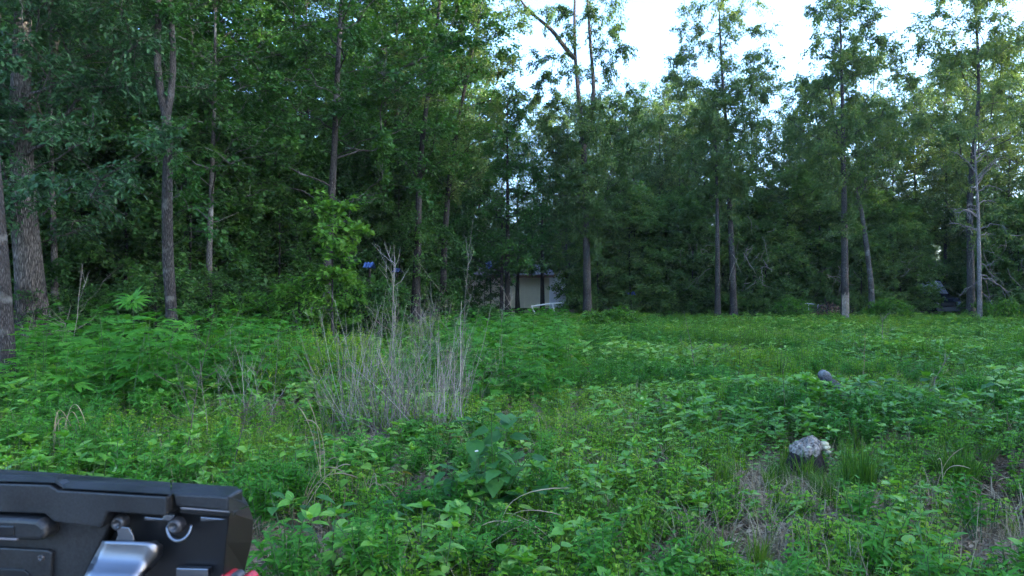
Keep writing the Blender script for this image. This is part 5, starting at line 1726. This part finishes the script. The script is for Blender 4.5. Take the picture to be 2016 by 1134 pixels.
    for p0, p1 in ((a, b), (a, P(1053, 616, Yp)), (P(1087, 599, Yp), P(1093, 616, Yp)), (b, P(1112, 596, Yp + .5)), (P(1053, 616, Yp), P(1051, 622, Yp + .7))):
        V, fs = tubes(np.stack([p0 - o3, (p0 + p1) / 2 - o3, p1 - o3])[None], np.full((1, 3), .035), 8, True)
        link('pipe', Geo().add(V, fs, .5, 0, False).mesh('pipe', [pw]), rt2)


shed()


def tarp(px, py, Y, w, h, sd, lab, mat, name='tarp'):
    """a crumpled sheet thrown over a line or heap"""
    r = np.random.default_rng(sd); f = P(px, py, Y)
    nu, nv = 14, 10
    u = np.linspace(-.5, .5, nu); v = np.linspace(0, 1, nv)
    U, Vv = np.meshgrid(u, v)
    X = U * w; Z = h * .5 - h * np.abs(Vv - .5) * 1.7 + .06 * h * np.sin(U * 17 + Vv * 5); Yy = (Vv - .5) * .9 + .08 * np.sin(U * 23)
    Z = Z + r.normal(0, .05 * h, Z.shape)
    V = np.stack([X, Yy, Z], -1).reshape(-1, 3); n = len(V)
    V2 = V - np.array([0, 0, .01]); i = np.arange(n).reshape(nv, nu)
    q = np.stack([i[:-1, :-1], i[:-1, 1:], i[1:, 1:], i[1:, :-1]], -1).reshape(-1, 4)
    g = Geo().add(V, [q], .5, 0, False); g.add(V2, [q[:, ::-1]], .5, 0, False)
    tag(link(name, g.mesh(name, [mat]), None, f), lab, name)


def far_things():
    rng = np.random.default_rng(8)
    blue = plain_mat('blue tarpaulin', (.035, .10, .30), .35, spec=.6, noise=.3, nscale=9)
    tarp(727, 522, 27.3, .36, .26, 1, 'blue tarp glimpsed through the wood, the leftmost one', blue)
    tarp(782, 532, 31, .3, .2, 2, 'small blue tarp scrap right of the leftmost blue tarp', blue)
    tarp(966, 523, 46, .95, .6, 3, 'blue tarp on the heap left of the shed roof', blue)
    tarp(1241, 578, 39.2, .4, .3, 4, 'bright blue scrap low under the trees right of the shed', blue)
    tarp(1540, 601, 38.5, .55, .3, 5, 'dark teal sheet lying at the left end of the rail', plain_mat('teal sheet', (.05, .13, .17), .4, noise=.3, nscale=8))
    # posts that carry what hangs
    for (px, py, Y, lab) in ((727, 522, 27.3, 'thin pole holding up the leftmost blue tarp'), (782, 532, 31, 'thin pole holding up the small blue scrap'), (966, 523, 46, 'thin pole under the blue tarp left of the shed')):
        f = foot_at(px, Y); z = wz(py, Y)
        V, fs = tubes(np.array([[0, 0, -.1], [0, 0, z * .5], [.02, 0, z]])[None], np.full((1, 3), .04), 8, True)
        tag(link('pole', Geo().add(V, fs).mesh('pole', [M['bark_dark']]), None, f), lab, 'pole')
    # low rail
    pale = plain_mat('galvanised rail', (.45, .48, .52), .4, .5)
    a, m, b = P(1545, 598, 38.5), P(1590, 597.5, 38.5), P(1612, 600, 38.7)
    rt = link('low_rail', None, None, (a[0], a[1], 0)); tag(rt, 'low pale metal rail running left from the brush pile', 'rail')
    o = np.array([a[0], a[1], 0])
    V, fs = tubes(np.stack([a - o, m - o, b - o])[None], np.full((1, 3), .022), 8, True); link('rail', Geo().add(V, fs).mesh('rail', [pale]), rt)
    for px in (1546, 1568, 1592, 1610):
        p = P(px, 599, 38.55) - o
        V, fs = tubes(np.array([[p[0], p[1], -.1], [p[0], p[1], p[2] / 2], [p[0], p[1], p[2]]])[None], np.full((1, 3), .026), 8, True); link('rail_post', Geo().add(V, fs).mesh('rail_post', [pale]), rt)
    # old chair-like wooden frame right of the shed
    wood_ = plain_mat('weathered timber', (.30, .27, .22), .8, noise=.4, nscale=12)
    f = foot_at(1198, 41); rt = link('timber_frame', None, None, f, (0, 0, .4)); tag(rt, 'weathered timber frame with a pale block on top, right of the shed', 'timber frame')
    for (x, y, z) in ((0, 0, 1.05), (.55, 0, .75), (0, .5, .75), (.55, .5, .75)):
        link('post', box_geo(Geo(), x - .04, x + .04, y - .04, y + .04, -.1, z).mesh('post', [wood_]), rt)
    for (x0, x1, y0, y1, z) in ((.042, .508, -.03, .03, .62), (.042, .508, .47, .53, .62), (-.03, .03, .042, .458, .55), (.52, .58, .042, .458, .55)):
        link('cross_bar', box_geo(Geo(), x0, x1, y0, y1, z, z + .08).mesh('cross_bar', [wood_]), rt)
    bevel(link('pale_block', box_geo(Geo(), -.11, .14, -.1, .1, 1.052, 1.22).mesh('pale_block', [plain_mat('pale block', (.55, .53, .48), .8)]), rt), .02)
    # dark van behind the right trees
    Y = 41.0; f = foot_at(1866, Y); f[2] = 0
    rt = link('parked_van', None, None, f, (0, 0, math.radians(12))); tag(rt, 'dark van with a shining windscreen, hidden behind twigs at the right', 'van')
    paint = plain_mat('dark blue paint', (.012, .016, .03), .25, spec=.6)
    chrome = plain_mat('dull bumper', (.12, .12, .12), .4, .5)
    glass = plain_mat('van window glass', (.45, .5, .56), .05, .5, spec=1.0)
    rub = plain_mat('tyre rubber', (.02, .02, .02), .8)
    prof = [(-.2, .45), (0, .42), (.05, .95), (.25, 1.2), (.85, 1.32), (1.45, 2.2), (1.8, 2.38), (4.6, 2.4), (4.85, 2.2), (4.9, .45)]
    # side profile along y, extruded in x with narrowing towards the roof
    V = []
    for sx in (-1, 1):
        for (y, z) in prof:
            V.append([sx * (.98 - .12 * max(0, z - 1.2)), y, z])
    n = len(prof); V = np.array(V); i1 = np.arange(n); i2 = i1 + n
    q = np.stack([i1, np.roll(i1, -1), np.roll(i2, -1), i2], -1)
    g = Geo().add(V, [q, i1[None, ::-1], i2[None]])
    bevel(link('body', g.mesh('body', [paint]), rt), .06, 3)
    # windscreen: a bowed pane lying on the sloped front
    nu, nv = 10, 6; V = []
    for v in range(nv):
        t = .08 + .84 * v / (nv - 1)
        for u in range(nu):
            s_ = -1 + 2 * u / (nu - 1); y = .85 + .6 * t; z = 1.32 + .88 * t
            V.append([s_ * (.86 - .10 * t), y - .03 - .05 * (1 - s_ * s_), z + .02 + .03 * (1 - s_ * s_)])
    idx = np.arange(nu * nv).reshape(nv, nu); q = np.stack([idx[:-1, :-1], idx[:-1, 1:], idx[1:, 1:], idx[1:, :-1]], -1).reshape(-1, 4)
    link('windscreen', Geo().add(V, [q], .5, 0, True).mesh('windscreen', [glass]), rt)
    bevel(link('bumper', box_geo(Geo(), -.95, .95, -.32, -.2, .45, .68).mesh('bumper', [chrome]), rt), .03)
    link('grille', box_geo(Geo(), -.5, .5, -.03, .03, .75, .95).mesh('grille', [rub]), rt)
    for sx in (-.74, .74):
        a = np.linspace(0, 2 * np.pi, 16, endpoint=False)
        V = np.concatenate([np.column_stack([sx + .13 * np.cos(a), np.full(16, -.06), .86 + .11 * np.sin(a)]), np.column_stack([sx + .13 * np.cos(a), np.full(16, .08), .86 + .11 * np.sin(a)])])
        i1 = np.arange(16); i2 = i1 + 16
        link('headlight', Geo().add(V, [np.stack([i1, np.roll(i1, -1), np.roll(i2, -1), i2], -1), i1[None, ::-1]]).mesh('headlight', [plain_mat('headlight glass', (.6, .62, .65), .1)]), rt)
        for y in (.75, 3.9):
            wheel(rt, np.array([sx * 1.18, y, .34]), .34, .11, rub, chrome)


def wheel(parent, c, R, hw, rub, rimm):
    """a tyre with its rim, axis along x"""
    prof = [(-hw, R * .62), (-hw, R * .92), (-hw * .7, R), (hw * .7, R), (hw, R * .92), (hw, R * .62)]
    n = 24; a = np.linspace(0, 2 * np.pi, n, endpoint=False)
    V = np.concatenate([np.column_stack([np.full(n, x), np.cos(a) * r, np.sin(a) * r]) for x, r in prof])
    idx = np.arange(len(V)).reshape(len(prof), n)
    q = np.stack([idx[:-1], np.roll(idx, -1, 1)[:-1], np.roll(idx, -1, 1)[1:], idx[1:]], -1).reshape(-1, 4)
    w = link('wheel', Geo().add(V, [q], .5, 0, True).mesh('wheel', [rub]), parent, c)
    prof = [(-hw * .8, R * .61), (-hw * .4, R * .45), (-hw * .3, R * .15), (hw * .3, R * .15), (hw * .4, R * .45), (hw * .8, R * .61)]
    V = np.concatenate([np.column_stack([np.full(n, x), np.cos(a) * r, np.sin(a) * r]) for x, r in prof])
    idx = np.arange(len(V)).reshape(len(prof), n)
    q = np.stack([idx[:-1], np.roll(idx, -1, 1)[:-1], np.roll(idx, -1, 1)[1:], idx[1:]], -1).reshape(-1, 4)
    link('rim', Geo().add(V, [q, idx[:1, ::-1], idx[-1:]], .5, 0, False).mesh('rim', [rimm]), w)


far_things()


# ------------------------------------------------------------------ the utility vehicle's cargo bed, close at the left
def cargo_bed():
    black = plain_mat('black moulded plastic', (.022, .024, .027), .38, spec=.5, noise=.7, nscale=240, bump=.05)
    gloss = plain_mat('black glossy paint', (.010, .011, .013), .28, spec=.5)
    satin = plain_mat('side panel plastic', (.014, .012, .011), .5, spec=.35, noise=.2, nscale=30)
    steel = plain_mat('dull steel', (.22, .23, .26), .38, 1.0, noise=.12, nscale=14)
    boltm = plain_mat('blackened bolt', (.07, .07, .075), .4, .6)
    red = plain_mat('red plastic', (.36, .012, .02), .3)
    # local frame: u to the right along the rail, w away from the camera, v up
    th = math.radians(-8)          # the left end stands farther off
    A = P(451, 977, 1.20)          # upper front corner of the rail, right end
    eu = np.array([math.cos(th), math.sin(th), -.0]); ew = np.array([-math.sin(th), math.cos(th), 0]); ev = np.array([0, 0, 1.])
    C0 = np.array([0, 0, CAM_H])

    def loc(px, py, w=0.0):
        """the point of the plane w behind the front face seen at a measured spot"""
        r = np.array([(px - 1008) / F, 1.0, -(py - 567) / F])
        t = np.dot(A + ew * w - C0, ew) / np.dot(r, ew)
        d = C0 + r * t - A
        return np.array([np.dot(d, eu), np.dot(d, ev)])
    Mw = Matrix(((eu[0], ew[0], 0, A[0]), (eu[1], ew[1], 0, A[1]), (0, 0, 1, A[2]), (0, 0, 0, 1)))
    root = link('utility_vehicle', None); root.matrix_world = Mw
    tag(root, 'black cargo bed corner of a utility vehicle with a steel latch, close at lower left', 'utility vehicle')

    def prism(name, pts, w0, w1, mat, bev=.004, parent=root, taper=None, seg=2):
        """outline in (u, v) from w0 (front) to w1 (back)"""
        pts = np.asarray(pts); n = len(pts)
        back = pts if taper is None else np.asarray(taper)
        V = np.concatenate([np.column_stack([pts[:, 0], np.full(n, w0), pts[:, 1]]), np.column_stack([back[:, 0], np.full(n, w1), back[:, 1]])])
        i1 = np.arange(n); i2 = i1 + n
        a = np.sum(pts[:, 0] * np.roll(pts[:, 1], -1) - np.roll(pts[:, 0], -1) * pts[:, 1])
        f1, f2 = i1[None], i2[None, ::-1]; q = np.stack([i1, i2, np.roll(i2, -1), np.roll(i1, -1)], -1)
        if a < 0: f1, f2, q = f1[:, ::-1], f2[:, ::-1], q[:, ::-1]
        o = link(name, Geo().add(V, [f1, f2, q]).mesh(name, [mat]), parent)
        if bev: bevel(o, bev, seg)
        return o
    L = lambda *a: [loc(*p) for p in a]
    # upper rail cap: long left piece and stepped right piece, each with a sloped upper face
    lo = L((-420, 935.5), (108, 951), (124, 961.5), (336, 974), (335, 1012), (221, 1004), (208, 1036), (117, 1024), (98, 1008), (-420, 990))
    prism('rail_cap', lo, -.012, .028, black, .003)
    # the sloped upper face, between the measured front edge and the far edge
    def V3(px, py, w):
        p = loc(px, py, w); return [p[0], w, p[1]]
    fa = ((-420, 935), (108, 950.5), (124, 961), (336, 973.5)); fm = ((-420, 915), (109, 938.5), (122, 946), (336, 959)); fb = ((-420, 897), (111, 931), (124, 932.5), (336, 949.5))
    V = np.array([V3(a, b, -.012) for a, b in fa] + [V3(a, b, .03) for a, b in fm] + [V3(a, b, .095) for a, b in fb])
    V = np.concatenate([V, V[-4:] - np.array([0, 0, .05])])
    q = []
    for r in range(3):
        for i in range(3): q.append([r * 4 + i, r * 4 + i + 1, r * 4 + 5 + i, r * 4 + 4 + i])
    link('rail_top', Geo().add(V, [np.array(q)], .5, 0, False).mesh('rail_top', [black]), root)
    r2 = L((338, 972), (449, 978), (449, 1008.5), (343, 998))
    prism('end_cap', r2, .002, .05, black, .004)
    # slanted corner piece on the right
    V = np.array([V3(338, 972, .002), V3(449, 977.5, .002), V3(338, 949.5, .095), V3(467, 958, .085), V3(487, 990, .06), V3(451, 1009, .002), V3(490, 996, .058), V3(460, 958, .12), V3(484, 992, .12), V3(338, 949.5, .12)])
    V[7][2] -= .02; V[9][2] -= .02
    link('corner_cap', Geo().add(V, [np.array([[0, 1, 3, 2], [2, 3, 7, 9], [1, 5, 6, 4], [3, 4, 8, 7]]), np.array([[1, 4, 3]])], .5, 0, False).mesh('corner_cap', [black]), root)
    # side panel under the corner, running down
    zb = -.42
    c1 = loc(453, 1010); c2 = loc(440, 1134); k = (c2[0] - c1[0]) / (c2[1] - c1[1])
    d1 = np.array(V3(495, 1068, .07)); d2 = np.array(V3(482, 1122, .075)); kk = (d2[0] - d1[0]) / (d2[2] - d1[2])
    V = np.array([V3(453, 1010, .006), V3(490, 997, .058), V3(499, 1024, .065), V3(495, 1068, .07), V3(482, 1122, .075), [d2[0] + kk * (zb - d2[2]) * .5, .08, zb], [c1[0] + k * (zb - c1[1]) * .5, .012, zb], V3(440, 1134, .010), V3(446, 1068, .008),
                  V3(484, 1000, .13), V3(490, 1024, .13), V3(486, 1068, .13), V3(474, 1122, .13), [d2[0] + kk * (zb - d2[2]) * .5 - .01, .13, zb]])
    link('side_panel', Geo().add(V, [np.array([[0, 8, 3, 2], [8, 7, 4, 3], [7, 6, 5, 4], [1, 2, 10, 9], [2, 3, 11, 10], [3, 4, 12, 11], [4, 5, 13, 12]]), np.array([[0, 2, 1]])], .5, 0, False).mesh('side_panel', [satin]), root)
    # recessed back panel
    pr = [loc(-420, 1000, .035), loc(452, 1000, .035), loc(452, 1010, .035) + np.array([k * zb, zb]), loc(-420, 1010, .035) + np.array([0, zb])]
    prism('tailgate_panel', pr, .04, .075, gloss, .004)
    # lower left panel in front of it
    pl = L((-420, 1004), (118, 1020), (208, 1034), (205, 1042), (160, 1134))
    pl.append(pl[-1] + np.array([-.02, -.25])); pl.append(np.array([pl[0][0], pl[-1][1]]))
    prism('lower_panel', pl, .010, .040, black, .003)
    # second bar under the stepped end
    prism('lower_bar', L((344, 1003), (452, 1011), (452, 1024), (344, 1016)), .012, .036, gloss, .003)
    prism('bar_highlight', L((352, 1000), (450, 1008), (450, 1011), (352, 1004)), .004, .03, plain_mat('painted edge highlight', (.24, .22, .22), .4, .4), .001)  # bright strip standing in for the highlight on the bar's upper edge
    # pull handle with a slot at the left
    prism('pull_handle', L((-120, 1008), (60, 1012), (95, 1015), (110, 1028), (112, 1050), (100, 1056), (58, 1056), (-120, 1050)), -.024, .012, black, .008, seg=3)
    prism('handle_slot', L((-120, 1022), (52, 1026), (52, 1046), (-120, 1042)), -.0265, -.02, gloss, .002)
    prism('slot_lip', L((-120, 1043), (58, 1050), (58, 1054), (-120, 1047)), -.0275, -.018, plain_mat('pale grey lip', (.14, .13, .14), .35), .001)  # strip below the slot, in a lighter grey than the handle
    # raised plate with a screw
    pp = L((-120, 1072), (92, 1084), (100, 1090), (98, 1134)); pp.append(pp[-1] + np.array([-.003, -.1])); pp.append(np.array([pp[0][0], pp[-1][1]]))
    plate = prism('raised_plate', pp, .002, .012, black, .003)
    ps = L((-120, 1112), (48, 1122), (58, 1130)); ps.append(ps[-1] + np.array([0, -.03])); ps.append(np.array([ps[0][0], ps[-1][1]]))
    prism('plate_slot', ps, -.001, .003, gloss, .001)

    def bolt(name, px, py, w, r, mat, l=.012, parent=root):
        c = loc(px, py, w); n = 16; a = np.linspace(0, 2 * np.pi, n, endpoint=False)
        rs = [(r, w + .004), (r, w - l * .6), (r * .75, w - l), (r * .45, w - l), (r * .38, w - l * .6)]
        V = np.concatenate([np.column_stack([c[0] + np.cos(a) * x, np.full(n, z), c[1] + np.sin(a) * x]) for x, z in rs])
        idx = np.arange(len(V)).reshape(len(rs), n)
        q = np.stack([idx[:-1], np.roll(idx, -1, 1)[:-1], np.roll(idx, -1, 1)[1:], idx[1:]], -1).reshape(-1, 4)
        return link(name, Geo().add(V, [q, idx[-1:]], .5, 0, True).mesh(name, [mat]), parent)
    bolt('screw', 82, 1098, .002, .006, boltm, .004, plate)
    # latch: curved steel plate, pin lugs and a half ring
    cols = [(203, 1064, 306, 1067), (201, 1070, 319, 1075), (196, 1080, 317, 1092), (188, 1095, 308, 1104), (180, 1110, 296, 1118), (172, 1126, 284, 1130), (166, 1142, 275, 1146), (164, 1165, 270, 1168)]
    bul = [.000, .000, -.001, -.003, -.009, -.024, -.034, -.034]
    V = []; m = 9
    for (xa, ya, xb, yb), w in zip(cols, bul):
        for j in range(m):
            t = j / (m - 1); e = max(0, abs(t - .46) * 2 - .72) / .28
            w2 = w + .010 * e * e * (1 if t > .5 else .2); p = loc(xa + (xb - xa) * t, ya + (yb - ya) * t, w2)
            V.append([p[0], w2, p[1]])
    V = np.array(V); R_ = len(cols); idx = np.arange(R_ * m).reshape(R_, m)
    q = np.stack([idx[:-1, :-1], idx[1:, :-1], idx[1:, 1:], idx[:-1, 1:]], -1).reshape(-1, 4)
    latch = link('latch', Geo().add(V, [q], .5, 0, True).mesh('latch', [steel]), root)
    sd = latch.modifiers.new('thick', 'SOLIDIFY'); sd.thickness = .003; sd.offset = 1
    prism('latch_lug', L((226, 1038), (250, 1040), (258, 1054), (262, 1072), (222, 1070), (228, 1056)), .004, .008, steel, .0015, latch)
    bolt('latch_pin', 240, 1027, .018, .0135, boltm, .014, latch)
    bolt('latch_pin', 350, 1033, .018, .0135, boltm, .014, latch)
    # half ring under the right pin
    c = loc(350, 1040, .006); aa = np.linspace(math.radians(175), math.radians(375), 16)
    path = np.column_stack([c[0] + np.cos(aa) * .021, np.full(16, .012) - .006 * np.sin(np.linspace(0, 3.14, 16)), c[1] + np.sin(aa) * .021])
    V, fs = tubes(path[None], np.linspace(.0035, .002, 16)[None] + .001 * np.sin(np.linspace(0, 3.14, 16))[None], 8, True)
    link('latch_ring', Geo().add(V, fs, .5, 0, True).mesh('latch_ring', [steel]), latch)
    prism('latch_bar', L((268, 1024), (304, 1028), (312, 1020), (330, 1021), (326, 1034), (268, 1033)), .020, .030, steel, .002, latch)
    prism('latch_bar', L((378, 1026), (432, 1031), (420, 1034), (378, 1036)), .024, .030, steel, .002, latch)
    prism('lower_strip', L((330, 1128), (395, 1130), (395, 1146), (330, 1146)), .022, .035, steel, .002)
    # red clip at the foot of the corner
    for pts in (((438, 1129), (454, 1126), (460, 1130), (460, 1150), (434, 1150)), ((481, 1131), (490, 1129), (500, 1137), (500, 1160), (481, 1160))):
        prism('red_clip', [loc(p[0], p[1], .02) for p in pts], .012, .04, red, .004)
    bolt('clip_screw', 470, 1134, .016, .010, boltm, .012)
    # what carries the bed, below the picture
    prism('bed_floor', [np.array([-1.35, zb - .03]), np.array([-.46, zb - .03]), np.array([-.46, zb]), np.array([-1.35, zb])], .08, .8, black, .01)
    prism('far_side', [np.array([-1.35, zb + .001]), np.array([-1.31, zb + .001]), np.array([-1.31, -.28]), np.array([-1.35, -.28])], .08, .79, black, .01)
    prism('frame', [np.array([-1.1, zb - .28]), np.array([-.5, zb - .28]), np.array([-.5, zb - .032]), np.array([-1.1, zb - .032])], .12, .75, gloss, .02)
    rub = plain_mat('utility tyre rubber', (.018, .018, .018), .85, spec=.2)
    zc = -(A[2] - .33)
    for u in (-1.22, -.08):
        wheel(root, np.array([u, .52, zc]), .33, .12, rub, gloss)
        o = np.array([[u, .52, zc], [-.65, .52, zb - .2]])
        V, fs = tubes(np.stack([o[0], o.mean(0), o[1]])[None], np.full((1, 3), .025), 8, True); link('suspension_arm', Geo().add(V, fs).mesh('suspension_arm', [gloss]), root)


cargo_bed()


# ------------------------------------------------------------------ veil added to lift darks
def added_haze():  # thin volume box added to lift the dark tones of the wood
    m = bpy.data.materials.new('veil added to lift darks'); m.use_nodes = True
    nt = m.node_tree; nt.nodes.clear()
    out = nt.nodes.new('ShaderNodeOutputMaterial'); pv = nt.nodes.new('ShaderNodeVolumePrincipled')
    pv.inputs['Color'].default_value = (.9, .95, 1, 1); pv.inputs['Density'].default_value = 0.00022
    nt.links.new(pv.outputs[0], out.inputs['Volume'])
    g = Geo(); box_geo(g, -640, 640, -340, 940, -1.5, 34)
    o = link('added_haze', g.mesh('added_haze', [m])); o['kind'] = 'stuff'


added_haze()
